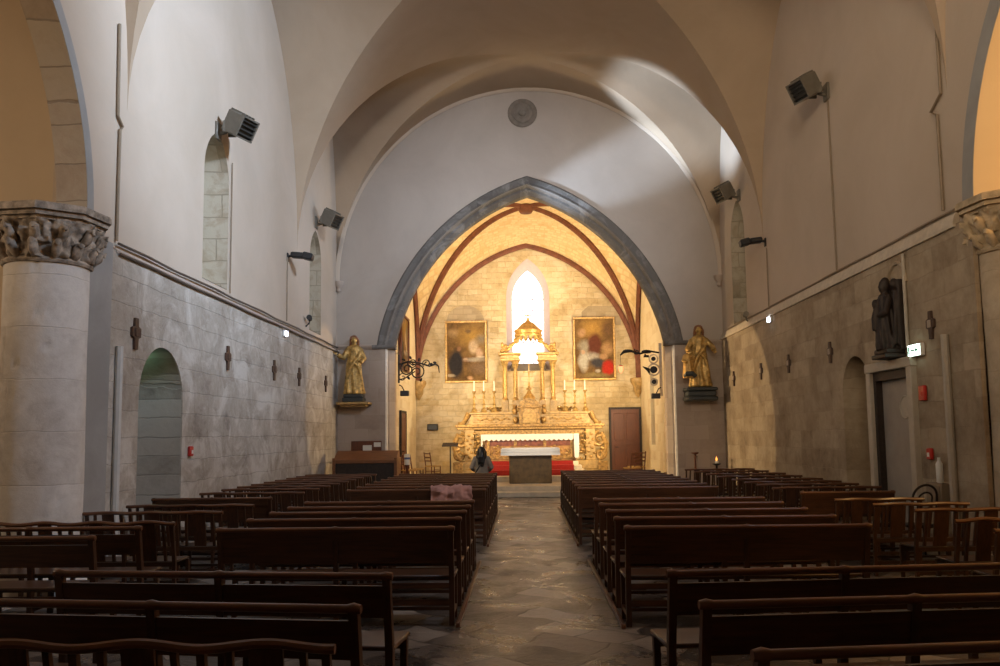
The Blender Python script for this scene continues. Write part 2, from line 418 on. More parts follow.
# ================================================================== SETTING
# ---- floor
b = MB(); b.grid(2, 4, lambda u, v: V((-10 + 20.5 * u, -5 + 30.2 * v, 0)))
fl = struct(b.done('floor', 'floor'), 'worn brown grey flagstone floor of the nave and aisle', 'floor')
b = MB(); b.bb(XC - 3.2, XC + 4.5, YA - .05, YA + .5, 0, .15, .015)
struct(b.done('trim_1', 'step_stone'), 'lower pale stone step below the chancel arch', 'step')
b = MB(); b.bb(XL + .95, XR - .95, YA + .42, YB, .0, ZP, .015)
struct(b.done('floor_chancel', 'step_stone'), 'pale stone chancel floor one step above the nave', 'floor')

# ---- left nave wall: plaster above, stone below
win1 = lancet(14.78, .62, 4.50, 6.42, .85)
win2 = lancet(22.05, .62, 4.52, 6.4, .85)
win3 = lancet(22.6, .72, 4.72, 7.0, 1.0)
Y0 = 10.62
outer = [(Y0, DADO_L), (YA + .9, DADO_L), (YA + .9, 12.6), (Y0, 12.6)]
b = MB(); b.panel(outer, [win1, win2], mapL, 0, .62)
wl = struct(b.done('wall_left', 'plaster'), 'left nave wall, pale plaster above a stone dado')
nicheL = round_arch(12.56, .775, .02, 2.36)
outer = [(Y0, 0), (YA, 0), (YA, DADO_L), (Y0, DADO_L)]
b = MB(); b.panel(outer, [nicheL], mapL, -.05, .9)
b.done('stone_dado', 'dado_left', wl)
b = MB(); b.panel([(11.6, 0), (13.6, 0), (13.6, 3.4), (11.6, 3.4)], [], mapL, .85, .95); b.done('niche_back', 'niche', wl)
b = MB()
b.sweep([V((XL + .05, 12.56 + (p[0] - 12.56) * .993, p[1] if p[1] < 2.4 else p[1] - .004)) for p in nicheL[1:] + nicheL[:1]], [V((0, 0, 0))] * len(nicheL), (-1, 0, 0), [(0, .02), (0, .86)], False)
b.done('niche_lining', 'niche', wl)
b = MB(); b.prism([(0, 0), (.06, 0), (.07, .03), (.02, .08), (0, .08)], lambda p, d: V((XL + p[0], d, DADO_L + p[1] - .03)), 11.0, YA)
b.done('dado_moulding', 'pier_stone', wl)
def lining(win, mp, name, parent, d1=.56):
    b = MB(); pts = win
    n = len(pts); rings = []
    cx = sum(p[0] for p in pts) / n; cz = sum(p[1] for p in pts) / n
    for p in pts:
        q = (p[0] + (cx - p[0]) * .012, p[1] + (cz - p[1]) * .006)
        q2 = (p[0] + (cx - p[0]) * .14, p[1] + (cz - p[1]) * .03)
        rings.append((b.bm.verts.new(mp(q, .004)), b.bm.verts.new(mp(q2, d1))))
    for i in range(n):
        a, c = rings[i], rings[(i + 1) % n]
        b.bm.faces.new((a[0], c[0], c[1], a[1]))
    return b.done(name, 'reveal', parent)
def glass(win, mp, name, mat, label, d=.5, lead=True, bars=5, trim=.12):
    n = len(win); cx = sum(p[0] for p in win) / n; cz = sum(p[1] for p in win) / n
    pts = [(p[0] + (cx - p[0]) * trim, p[1] + (cz - p[1]) * .03) for p in win]
    b = MB(); b.prism(pts, mp, d, d + .02)
    o = struct(b.done(name, mat), label, 'window')
    if lead:
        x0 = min(p[0] for p in pts); x1 = max(p[0] for p in pts); z0 = min(p[1] for p in pts); z1 = max(p[1] for p in pts)
        l = MB()
        for i in range(1, bars + 1):
            z = z0 + (z1 - z0) * .8 * i / (bars + 1)
            p0, p1 = mp((x0, z - .012), d - .015), mp((x1, z + .012), d - .001)
            l.bb(min(p0.x, p1.x), max(p0.x, p1.x), min(p0.y, p1.y), max(p0.y, p1.y), p0.z, p1.z)
        for t in (.34, .66):
            x = x0 + (x1 - x0) * t
            p0, p1 = mp((x - .008, z0), d - .012), mp((x + .008, z0 + (z1 - z0) * .86), d - .001)
            l.bb(min(p0.x, p1.x), max(p0.x, p1.x), min(p0.y, p1.y), max(p0.y, p1.y), p0.z, p1.z)
        l.done('lead_bars', 'lead', o)
    return o
lining(win1, mapL, 'window_reveal', wl); lining(win2, mapL, 'window_reveal', wl)
glass(win1, mapL, 'window_1', 'glass_day', 'near lancet window in the left wall under a floodlight')
glass(win2, mapL, 'window_2', 'glass_day', 'far lancet window in the left wall by the chancel arch')

# ---- right nave wall
Y1 = 10.95
outer = [(Y1, DADO_R), (YA + .9, DADO_R), (YA + .9, 12.6), (Y1, 12.6)]
b = MB(); b.panel(outer, [win3], mapR, 0, .62)
wr = struct(b.done('wall_right', 'plaster'), 'right nave wall, pale plaster above a stone dado')
nicheR = round_arch(14.86, .60, .02, 2.46)
doorR = [(12.72, .02), (14.04, .02), (14.04, 2.70), (12.72, 2.70)]
outer = [(Y1, 0), (YA, 0), (YA, DADO_R), (Y1, DADO_R)]
b = MB(); b.panel(outer, [nicheR, doorR], mapR, -.05, .9)
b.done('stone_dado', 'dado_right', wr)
b = MB(); b.panel([(12, 0), (15.8, 0), (15.8, 3.4), (12, 3.4)], [], mapR, .7, .8); b.done('niche_back', 'dado_right', wr)
b = MB(); b.prism([(0, 0), (.09, 0), (.09, .05), (.05, .19), (0, .19)], lambda p, d: V((XR - p[0], d, DADO_R + p[1] - .04)), 11.2, YA)
b.done('dado_moulding', 'ledge_pale', wr)
lining(win3, mapR, 'window_reveal', wr)
glass(win3, mapR, 'window_3', 'glass_day', 'tall lancet window in the right wall by the chancel arch')

# ---- side chapel arches in the near bay, with their walls
def side_wall(sgn, x, yspr, name, label, thick=.42):
    R = 3.4; yc = yspr - R; zs = 4.55
    mp = (lambda p, d: V((x + sgn * d, p[0], p[1])))
    arch = [(yc - R, .02), (yc + R, .02)] + [(yc + R * math.cos(PI * i / 40), zs + R * math.sin(PI * i / 40)) for i in range(41)]
    ye = Y0 if sgn < 0 else 10.95
    b = MB(); hw_ = lancet(6.8, .75, 8.9, 10.4, .9)
    b.panel([(-4.5, 0), (ye, 0), (ye, 12.6), (-4.5, 12.6)], [arch, hw_] if sgn > 0 else [arch], mp, 0, thick)
    if sgn > 0: glass(hw_, mp, 'added_window_high', 'glass_day', 'added unseen lancet window above the right chapel arch', .36)  # unseen window added as source for the cool light on the left wall
    w = struct(b.done(name, 'plaster'), label)
    # grey outer order on the nave face, stone soffit
    fw_ = .15 if sgn < 0 else .26
    path, nor = [], []
    for i in range(49):
        a = PI * i / 48
        path.append(V((x, yc + R * math.cos(a), zs + R * math.sin(a)))); nor.append(V((0, math.cos(a), math.sin(a))))
    b = MB(); b.sweep(path, nor, (sgn, 0, 0), [(-.01, -.02), (fw_, -.02), (fw_, .02), (-.01, .02)]); b.done('arch_face', 'grey_paint', w)
    b = MB(); b.sweep(path, nor, (sgn, 0, 0), [(-.012, -.015), (-.012, thick + .015), (.02, thick + .015), (.02, -.015)]); b.done('arch_soffit', 'side_arch_stone' if sgn < 0 else 'chapel', w)
    return w
side_wall(-1, XL, 10.30, 'wall_left_near', 'near part of the left wall with the chapel arch', .36)
side_wall(1, XR, 10.80, 'wall_right_near', 'near part of the right wall with the chapel arch')
def chapel(sgn, x, yfar, name, label):
    b = MB()
    x0, x1 = x + sgn * .42, x + sgn * 5.2
    lo, hi = min(x0, x1), max(x0, x1)
    b.bb(lo, hi, yfar, yfar + .3, 0, 9.4)
    b.bb(lo, hi, 2.4, 2.7, 0, 9.4)
    b.bb(x1 - .15, x1 + .15, 2.4, yfar + .3, 0, 9.4)
    b.bb(lo, hi, 2.4, yfar + .3, 9.2, 9.5)
    return struct(b.done(name, 'chapel'), label)
chapel(-1, XL, 10.95, 'wall_chapel_left', 'ochre plaster wall of the left side chapel')
chapel(1, XR, 11.25, 'wall_chapel_right', 'ochre plaster wall of the right side chapel')
# pier strips beside the half columns
b = MB(); b.bb(XL - .05, XL + .06, 10.30, 10.9, 0, 4.35); struct(b.done('trim_2', 'grey_paint'), 'grey painted pier edge beside the left column', 'trim')
b = MB(); b.bb(XR - .06, XR + .05, 10.80, 11.2, 0, 4.35); struct(b.done('trim_3', 'dado_right'), 'stone pier edge beside the right column', 'trim')

# ---- west wall behind the camera with a round window added for light
b = MB(); circ = [(XC + 1.5 * math.cos(2 * PI * i / 32), 8.6 + 1.5 * math.sin(2 * PI * i / 32)) for i in range(32)]
b.panel([(XL - .5, 0), (XR + .5, 0), (XR + .5, 12.6), (XL - .5, 12.6)], [circ], lambda p, d: V((p[0], -4.0 - d, p[1])), 0, .5)
struct(b.done('wall_west', 'plaster'), 'plain plaster west wall behind the camera')
b = MB(); b.prism(circ, lambda p, d: V((p[0], -4.3 - d, p[1])), 0, .02)
struct(b.done('added_window_west', 'glass_day'), 'added unseen round window in the west wall', 'window')

# ---- groin vaults of the nave
def vault(y0, y1, nm, label):
    yc, L, H = (y0 + y1) / 2, (y1 - y0) / 2, ZT - ZS
    b = MB(); n = 48; m = 14
    for sg in (-1, 1):
        def web_side(i, j, sg=sg):
            v = math.sin((i * 2 - 1) * PI / 2); u = abs(v) + (1 - abs(v)) * j
            return V((XC + sg * W * u, yc + L * v, ZS + H * math.sqrt(max(0, 1 - v * v))))
        def web_end(i, j, sg=sg):
            u = math.sin((i * 2 - 1) * PI / 2); v = abs(u) + (1 - abs(u)) * j
            return V((XC + W * u, yc + sg * L * v, ZS + H * math.sqrt(max(0, 1 - u * u))))
        b.grid(n, m, web_side); b.grid(n, m, web_end)
    bmesh.ops.remove_doubles(b.bm, verts=b.bm.verts, dist=.0005)
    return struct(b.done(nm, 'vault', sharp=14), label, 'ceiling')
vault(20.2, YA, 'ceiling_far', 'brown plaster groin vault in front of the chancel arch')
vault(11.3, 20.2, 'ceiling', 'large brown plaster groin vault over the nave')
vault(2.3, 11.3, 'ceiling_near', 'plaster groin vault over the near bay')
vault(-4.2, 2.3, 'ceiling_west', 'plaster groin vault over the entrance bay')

# ---- chancel arch wall
def pointed(c, half, zs, rise, n=24):
    R = (rise * rise + half * half) / (2 * half); off = R - half; a1 = math.asin(min(1, rise / R)); P, Nn = [], []
    for i in range(n + 1):
        a = a1 * i / n; P.append((c - off + R * math.cos(a), zs + R * math.sin(a))); Nn.append((math.cos(a), math.sin(a)))
    Nn[-1] = (0, 1.15)
    for i in range(n - 1, -1, -1):
        a = a1 * i / n; P.append((c + off - R * math.cos(a), zs + R * math.sin(a))); Nn.append((-math.cos(a), math.sin(a)))
    return P, Nn
AC, AH, AZ = .19, 3.98, 4.45
def two_centred(c, R_, o, k, zs, n=26):
    a0, a1 = math.asin(-k / R_), math.acos(o / R_); P_, N_ = [], []
    for i in range(n + 1):
        a = a0 + (a1 - a0) * i / n; P_.append((c - o + R_ * math.cos(a), zs + k + R_ * math.sin(a))); N_.append((math.cos(a), math.sin(a)))
    P_[0] = (c + AH, zs); N_[0] = (1, .0); N_[-1] = (0, 1 / math.sin(a1))
    L_ = [(2 * c - p[0], p[1]) for p in P_[:-1]][::-1]; M_ = [(-q[0], q[1]) for q in N_[:-1]][::-1]
    return P_ + L_, N_ + M_
P, Nn = two_centred(AC, 5.94, 1.84, -1.17, AZ)
Q = [(p[0] + n_[0] * .33, p[1] + n_[1] * .33) for p, n_ in zip(P, Nn)]
outer = [(XL - .6, AZ)] + Q[::-1] + [(XR + .6, AZ), (XR + .6, 12.6), (XL - .6, 12.6)]
b = MB(); b.panel(outer, [], mapA, 0, .55)
wa = struct(b.done('wall_arch', 'arch_plaster'), 'pale plaster end wall above the chancel arch')
b = MB()
b.panel([(XL - .6, 0), (AC - AH - .32, 0), (AC - AH - .32, AZ), (XL - .6, AZ)], [], mapA, .0, .55)
b.panel([(AC + AH + .32, 0), (XR + .6, 0), (XR + .6, AZ), (AC + AH + .32, AZ)], [], mapA, .0, .55)
b.done('lower_wall', 'pier_stone', wa)
# archivolt mouldings
path = [V((p[0], YA, p[1])) for p in P]; nor = [V((n_[0], 0, n_[1])) for n_ in Nn]
b = MB(); b.sweep(path, nor, (0, 1, 0), [(-.015, .56), (-.015, .26), (.10, .12), (.16, .10), (.19, -.03), (.23, -.07), (.29, -.05), (.42, -.07), (.47, -.02), (.47, .02), (.36, .02), (.36, .56)])
b.done('archivolt', 'arch_stone', wa, sharp=20)
b = MB(); b.sweep(path, nor, (0, 1, 0), [(.185, .0), (.215, .0), (.215, -.062), (.185, -.02)]); b.done('fillet', 'fillet', wa)
# jamb piers under the springing
for s in (-1, 1):
    jp = [V((AC + s * AH, YA, 0.0)), V((AC + s * AH, YA, AZ - .13))]; jn = [V((s, 0, 0))] * 2
    b = MB(); b.sweep(jp, jn, (0, 1, 0), [(-.015, .56), (-.015, .26), (.12, .12), (.19, .10), (.19, -.04), (.46, -.04), (.46, .02), (.36, .02), (.36, .56)]); b.done('jamb', 'pier_stone', wa, sharp=20)
    b = MB(); b.sweep(jp, jn, (0, 1, 0), [(.165, .09), (.21, .09), (.21, -.055), (.165, -.03)]); b.done('white_line', 'white_line', wa)
    b = MB()
    xi, xo = AC + s * (AH - .07), AC + s * (AH + .60)
    b.prism([(-.13, .0), (-.02, 0), (.03, .05), (.03, .12), (0, .12), (-.13, .12)], lambda p, d: V((d, YA - p[0] * 1 - .09, AZ - .13 + p[1])), min(xi, xo), max(xi, xo))
    b.bb(min(xi, xo), max(xi, xo), YA - .02, YA + .3, AZ - .13, AZ)
    b.done('impost', 'arch_stone', wa)
    # cornice at the springing, to the side walls
    xe = XL if s < 0 else XR; xo = AC + s * (AH + .58)
    b = MB(); b.prism([(0, 0), (.04, 0), (.10, .07), (.10, .11), (0, .13)], lambda p, d: V((d, YA - p[0], AZ - .12 + p[1])), min(xe, xo), max(xe, xo)); b.done('cornice', 'pier_stone', wa)
# wall rib (edge of the last vault) and corbels
path, nor = [], []
for i in range(61):
    a = PI * i / 60
    path.append(V((XC + W * math.cos(a), YA, ZS + (ZT - ZS) * math.sin(a)))); nor.append(V((-math.cos(a), 0, -math.sin(a))))
b = MB(); b.sweep(path, nor, (0, -1, 0), [(-.03, -.01), (.07, -.01), (.085, .035), (.06, .07), (-.03, .10)])
struct(b.done('trim_4', 'plaster'), 'pale rib along the edge of the vault on the arch wall', 'trim')
for i, (x, s) in enumerate(((XL, 1), (XR, -1))):
    b = MB(); b.lathe([(.02, -.28), (.07, -.22), (.06, -.15), (.13, -.05), (.15, 0), (.15, .06), (.1, .07)], (x + s * .08, YA - .08, ZS - .03), 10)
    struct(b.done('trim_%d' % (5 + i), 'pier_stone'), 'small stone corbel in the %s corner above the %s statue' % (('left', 'right')[i],) * 2 if False else 'small stone corbel high in the %s corner of the nave' % ('left', 'right')[i], 'trim')

# ---- chancel shell
CL, CR = -4.05, 4.40; CC = (CL + CR) / 2; CW = (CR - CL) / 2
CY0 = YA + .55; CYC = (CY0 + YB) / 2; CLn = (YB - CY0) / 2
CZ, CRISE = 3.75, 5.25
winB = lancet(.215, .60, 4.42, 7.0, 1.15)
splB = lancet(.215, .82, 4.2, 7.0, 1.5)
b = MB(); b.panel([(CL - .4, 0), (CR + .4, 0), (CR + .4, 10.4), (CL - .4, 10.4)], [splB], mapB, 0, .6)
# blotched grey stone patches and the bricked-up recess outlines above the pictures are part of this wall
wb = struct(b.done('wall_chancel_back', 'chancel_wall'), 'lit rubble stone back wall of the chancel')
b = MB()
n = len(winB); ra = [b.bm.verts.new(mapB(p, -.005)) for p in splB]; rb = [b.bm.verts.new(mapB(p, .5)) for p in winB]
for i in range(n): b.bm.faces.new((ra[i], ra[(i + 1) % n], rb[(i + 1) % n], rb[i]))
M['splay'] = plain('pale window splay', (.55, .47, .45), .85, 0, .06)
b.done('window_splay', 'splay', wb)
glass(winB, mapB, 'window_5', 'glass_glow', 'bright lancet window behind the high altar', .5, True, 6, 0.0)
b = MB(); b.bb(-.45, .88, YB - .06, YB + .40, 4.20, 4.47, .02); b.done('window_sill', 'sill', wb)
M['patch'] = stone('grey patch masonry', 'xzy', [(.22, .16, .09), (.32, .25, .15), (.40, .32, .20), (.46, .37, .24)], .35, .2, (.3, .24, .15), .01, .5, ((.4, .33, .22), .4), 1.2, .5, 8)
b = MB(); b.prism(round_arch(-2.17, .72, 5.7, 6.1, 14, .62), mapB, -.02, .05); b.done('blocked_recess', 'patch', wb)
b = MB(); b.prism([(-3.25, 3.7), (-2.95, 3.7), (-2.95, 6.1), (-1.6, 6.1), (-1.6, 6.62), (-3.25, 6.62)], mapB, -.008, .05); b.done('bare_masonry', 'chancel_wall', wb)
b = MB(); b.prism([(2.25, 5.9), (3.72, 5.9), (3.72, 6.35), (3.5, 6.62), (2.5, 6.62), (2.25, 6.4)], mapB, -.02, .05); b.done('blocked_recess', 'patch', wb)
mapCL = lambda p, d: V((CL - d, p[0], p[1])); mapCR = lambda p, d: V((CR + d, p[0], p[1]))
b = MB(); b.panel([(CY0 - .02, 0), (YB, 0), (YB, 10.4), (CY0 - .02, 10.4)], [], mapCL, 0, .4)
struct(b.done('wall_chancel_left', 'chancel_side'), 'lit stone left wall of the chancel')
nch = lancet(29.2, .42, 1.4, 3.4, .9)
b = MB(); b.panel([(CY0 - .02, 0), (YB, 0), (YB, 10.4), (CY0 - .02, 10.4)], [nch], mapCR, 0, .45)
wcr = struct(b.done('wall_chancel_right', 'chancel_side'), 'lit stone right wall of the chancel with a dark slit recess')
b = MB(); b.bb(CR + .4, CR + .5, 28.5, 29.9, 1.2, 4.6); b.done('recess_back', 'wood_black', wcr)
# domed quadripartite vault with painted ribs
Rp = lambda a: (CRISE ** 2 + a * a) / (2 * a)
def prof(u, a=CW):
    R = Rp(a); u = min(1, abs(u)); return math.sqrt(max(0, R * R - (a * u + R - a) ** 2)) / CRISE
def swell(w_): return max(0, 5.88 * math.sqrt(max(0, 1 - w_ * w_)) - CRISE * prof(w_))
def cvault(u, v):
    lo_, hi_ = min(abs(u), abs(v)), max(abs(u), abs(v))
    t_ = (hi_ - lo_) / max(1e-6, 1 - lo_)
    return CZ + CRISE * prof(lo_) + swell(lo_) * math.cos(min(1, t_) * PI / 2)
b = MB(); n = 40
for sg in (-1, 1):
    def ws(i, j, sg=sg):
        v = math.sin((i * 2 - 1) * PI / 2); u = abs(v) + (1 - abs(v)) * j
        return V((CC + sg * CW * u, CYC + CLn * v, cvault(u, v)))
    def we(i, j, sg=sg):
        u = math.sin((i * 2 - 1) * PI / 2); v = abs(u) + (1 - abs(u)) * j
        return V((CC + CW * u, CYC + sg * CLn * v, cvault(u, v)))
    b.grid(n, 12, ws); b.grid(n, 12, we)
bmesh.ops.remove_doubles(b.bm, verts=b.bm.verts, dist=.0005)
cv = struct(b.done('ceiling_chancel', 'chancel_vault', sharp=14), 'lit rubble vault of the chancel between painted ribs', 'ceiling')
def rib(pts, side, r, name, mat='rib', drop=.0):
    """moulded rib: roll with two flanking fillets; side = horizontal vector across the rib"""
    path = [V(p) for p in pts]; nor = []
    for i in range(len(path)):
        t = (path[min(i + 1, len(path) - 1)] - path[max(0, i - 1)]).normalized()
        s_ = V(side).normalized(); nn = t.cross(s_).normalized()
        nor.append(nn)
    if nor[len(nor) // 2].z > 0: nor = [-x for x in nor]
    b = MB(); s_ = V(side).normalized()
    b.sweep(path, nor, s_, [(-.06, -1.5 * r), (.35 * r, -1.5 * r), (.45 * r, -1.0 * r), (.8 * r, -.9 * r), (1.5 * r, -.55 * r), (1.8 * r, 0), (1.5 * r, .55 * r), (.8 * r, .9 * r), (.45 * r, 1.0 * r), (.35 * r, 1.5 * r), (-.06, 1.5 * r)])
    return b.done(name, mat, cv, sharp=30)
us = [math.sin((i / 40 * 2 - 1) * PI / 2) for i in range(41)]
for k in (1, -1):
    for half in (-1, 1):
        hp = [(CC + CW * u, CYC + CLn * u * k * 1, cvault(u, u)) for u in [half * math.sin(i / 24 * PI / 2) for i in range(25)]]
        rib(hp, (CLn * k, -CW, 0), .068, 'diagonal_rib')
rib([(CC + CW * u, YB - .08, CZ + CRISE * prof(u)) for u in us], (0, 1, 0), .065, 'wall_rib')
for s in (-1, 1):
    rib([(CC + s * (CW - .08), CYC + CLn * u, CZ + CRISE * prof(u)) for u in us], (1, 0, 0), .06, 'wall_rib')
    b = MB(); b.lathe([(.02, -.62), (.10, -.5), (.16, -.36), (.17, -.2), (.26, -.06), (.28, 0), (.28, .1), (.2, .12)], (CC + s * (CW - .12), YB - .12, CZ), 10)
    b.done('rib_corbel', 'altar_stone', cv)
b = MB(); b.lathe([(.03, -.30), (.2, -.27), (.26, -.18), (.3, -.05), (.26, .05)], (CC, CYC, cvault(0, 0)), 14); b.done('vault_boss', 'rib', cv)

# ================================================================== COLUMNS with carved capitals
def half_column(x, y, sgn, name, label, mats):
    t = thing(name, label, 'column', (x, y, 0))
    b = MB()
    def rr(r, a, z):
        n_ = noise.noise(V((math.cos(a) * 1.6, math.sin(a) * 1.6, z * .9 + x))) * .022
        e = noise.noise(V((math.cos(a) * 6, math.sin(a) * 6, z * 5 + x))); e2 = noise.noise(V((math.cos(a) * 2, math.sin(a) * 2, z * 1.1 + 9)))
        return r + n_ - (max(0, e - .38) * .10 if e2 > .05 else 0)
    b.lathe([(.66, 0), (.66, .14), (.60, .18)] + [(.54, .24), (.50, .32)] + [(.475, .36 + i * .05) for i in range(72)], n=72, rad=rr)
    b.done('shaft', mats[0], t, sharp=60)
    b = MB(); b.lathe([(.45, 3.86), (.50, 3.87), (.515, 3.90), (.50, 3.93), (.45, 3.94)], n=40); b.done('neck_ring', mats[1], t)
    b = MB()
    def cap(r, a, z):
        k = (z - 3.92) / .46
        row = math.cos(8 * a + (PI if .38 < k else 0)); curl = max(0, math.sin(k * PI * 2.0)) * .045
        n_ = noise.noise(V((math.cos(a) * 3.4, math.sin(a) * 3.4, z * 6.5 + 3))) * .075 + noise.noise(V((math.cos(a) * 9, math.sin(a) * 9, z * 15))) * .04
        return r + max(0, row) ** .6 * curl + n_ + (.03 if row > .3 else 0)
    b.lathe([(.465 + .11 * (i / 36) ** 1.4, 3.92 + .46 * i / 36) for i in range(37)], n=130, rad=cap)
    # curled leaf tips standing off the bell
    rnd = random.Random(3)
    for ring_, (zz, r0, k) in enumerate(((4.06, .525, 14), (4.24, .565, 12))):
        for i in range(k):
            a = 2 * PI * (i + .5 * ring_) / k
            c = V((math.cos(a), math.sin(a), 0)); s_ = V((-math.sin(a), math.cos(a), 0))
            pts = [c * (r0 - .06) + V((0, 0, zz - .13)), c * (r0 + .01) + V((0, 0, zz - .05)), c * (r0 + .05) + V((0, 0, zz + .02)), c * (r0 + .09 + rnd.random() * .02) + V((0, 0, zz + .03)), c * (r0 + .10) + V((0, 0, zz - .01))]
            b.tube(pts, [.045, .06, .055, .04, .02], 7)
    bmesh.ops.subdivide_edges(b.bm, edges=[e for e in b.bm.edges if e.calc_length() > .03], cuts=1, use_grid_fill=True)
    for v in b.bm.verts:
        p = v.co * 1.0 + V((x, 0, 0))
        k = noise.noise(p * 9) * .026 + noise.noise(p * 21) * .018
        c = V((v.co.x, v.co.y, 0)).normalized()
        v.co += c * k + V((0, 0, noise.noise(p * 11 + V((5, 5, 5))) * .02))
    b.done('carved_leaves', mats[1], t, sharp=60)
    b = MB()
    for (r, z0, z1) in ((.57, 4.36, 4.40), (.62, 4.40, 4.44), (.60, 4.44, 4.46), (.655, 4.46, 4.53), (.64, 4.53, 4.55)):
        k = 8; ph = PI / 8 + .10 * sgn
        b.prism([(r / math.cos(PI / 8) * math.cos(ph + 2 * PI * i / k), r / math.cos(PI / 8) * math.sin(ph + 2 * PI * i / k)) for i in range(k)], lambda p, d: V((p[0], p[1], d)), z0, z1)
    b.done('abacus', mats[1], t)
    return t
half_column(-5.83, 10.16, -1, 'stone_column', 'thick grey stone column with eroded leaf capital beside the grey pipe on the left', ('column', 'capital'))
half_column(6.28, 10.70, 1, 'stone_column', 'ochre lit stone column with leaf capital cut by the right picture edge', ('column_lit_warm', 'capital_lit_warm')).scale = (1, 1, 1.025)

# ================================================================== PEWS
def pew_parts(t, w, full, mw='wood'):
    h = w / 2
    post = [(0, 0), (.055, 0), (.042, .45), (-.035, .885), (-.085, .885), (-.012, .45)]
    for x in (-h + .025, 0, h - .025):
        b = MB(); b.prism(post, lambda p, d, x=x: V((x + d, p[0], p[1])), -.024, .024); b.done('post', 'wood_z', t)
        b = MB(); b.prism([(.355, 0), (.40, 0), (.415, .42), (.365, .42)], lambda p, d, x=x: V((x + d, p[0], p[1])), -.022, .022); b.done('leg', 'wood_z', t)
        b = MB(); b.bb(x - .018, x + .018, .04, .37, .09, .135); b.done('side_stretcher', mw, t)
    b = MB()
    pts, rs = [], []
    k = 60
    for i in range(k + 1):
        x = -h - .012 + (w + .024) * i / k
        near = min(abs(x - q) for q in (-h + .02, 0, h - .02))
        pts.append((x, -.063, .896)); rs.append(.0225 + (.009 if near < .022 else 0))
    b.tube(pts, rs, 10); b.done('top_rail', 'wood_rail', t)
    z0, z1 = (.585, .882) if full else (.64, .838)
    sl = lambda z: .012 - (z - .45) * .175
    b = MB()
    b.prism([(sl(z0) - .012, z0), (sl(z0) + .012, z0), (sl(z1) + .012, z1), (sl(z1) - .012, z1)], lambda p, d: V((d, p[0], p[1])), -h + .03, h - .03)
    if full:
        zg = .80; b.prism([(sl(zg) - .022, zg), (sl(zg) - .01, zg), (sl(z1) - .01, z1), (sl(z1) - .022, z1)], lambda p, d: V((d, p[0], p[1])), -h + .05, h - .05)
    b.done('backrest', mw, t)
    b = MB(); b.bb(-h, h, .03, .455, .425, .455, .008); b.done('seat', mw, t)
    b = MB(); b.bb(-h + .03, h - .03, .365, .39, .36, .424); b.done('front_apron', mw, t)
    b = MB(); b.bb(-h + .03, h - .03, .012, .04, .18, .235); b.done('rear_stretcher', mw, t)
    b = MB(); b.bb(-h + .03, h - .03, .20, .235, .10, .13); b.done('foot_rail', mw, t)
def make_pew(w, full, label, loc, rz, group):
    t = thing('church_pew', label, 'pew', loc, rz, group); pew_parts(t, w, full); return t
def make_splat_bench(n, label, loc, rz, group, pitch=.56):
    t = thing('splat_back_bench', label, 'bench', loc, rz, group)
    w = n * pitch; h = w / 2
    pts = []
    for i in range(n * 16 + 1):
        x = -h - .02 + (w + .04) * i / (n * 16); ph = (x + h) / pitch * 2 * PI
        pts.append((x, -.075 - .008 * math.cos(ph), .868 + (.010 if n > 3 else .004) * -math.cos(ph)))
    b = MB()
    rings = []
    for p in pts:
        rings.append((p[0], p[1], p[2]))
    b.tube(rings, .022, 8); b.done('top_rail', 'wood_rail', t)
    sl = lambda z: .012 - (z - .45) * .20
    def upright(x, wd, th, z0, z1, nm, lean=0):
        b = MB(); b.prism([(x - wd / 2, z0), (x + wd / 2, z0), (x + lean + wd / 2, z1), (x + lean - wd / 2, z1)], lambda p, d: V((p[0], sl(p[1]) + d, p[1])), -th / 2, th / 2); b.done(nm, 'wood_z', t)
    for s in range(n):
        cx = -h + pitch * (s + .5)
        upright(cx, .145, .018, .46, .865, 'splat')
        upright(cx - .17, .030, .03, .46, .865, 'spindle', .012); upright(cx + .17, .030, .03, .46, .865, 'spindle', -.012)
        b = MB(); b.bb(cx - pitch / 2 + .012, cx + pitch / 2 - .012, .02, .42, .43, .458, .01); b.done('seat', 'wood_bench', t)
    for s in range(n + 1):
        x = -h + pitch * s; x = max(-h + .02, min(h - .02, x))
        b = MB(); b.prism([(.0, 0), (.045, 0), (.035, .44), (-.058, .86), (-.092, .86), (-.005, .44)], lambda p, d, x=x: V((x + d, p[0], p[1])), -.018, .018); b.done('post', 'wood_z', t)
        b = MB(); b.bb(x - .018, x + .018, .36, .40, 0, .43); b.done('leg', 'wood_z', t)
    for nm, (y0, y1, z0, z1) in (('front_rail', (.365, .395, .36, .42)), ('rear_rail', (.0, .03, .40, .45)), ('low_rail', (.005, .035, .14, .18)), ('front_stretcher', (.37, .395, .16, .19))):
        b = MB(); b.bb(-h + .01, h - .01, y0, y1, z0, z1); b.done(nm, 'wood_bench', t)
    return t

G1, G2 = 'pews left of the aisle', 'pews right of the aisle'
left_rows = [4.45, 5.42] + [8.02, 8.92, 9.72, 10.45, 11.25] + [13.75 + .82 * i for i in range(8)]
right_rows = [3.52, 4.48, 5.44] + [7.92, 8.80, 9.66, 10.55, 11.38] + [13.82 + .82 * i for i in range(9)]
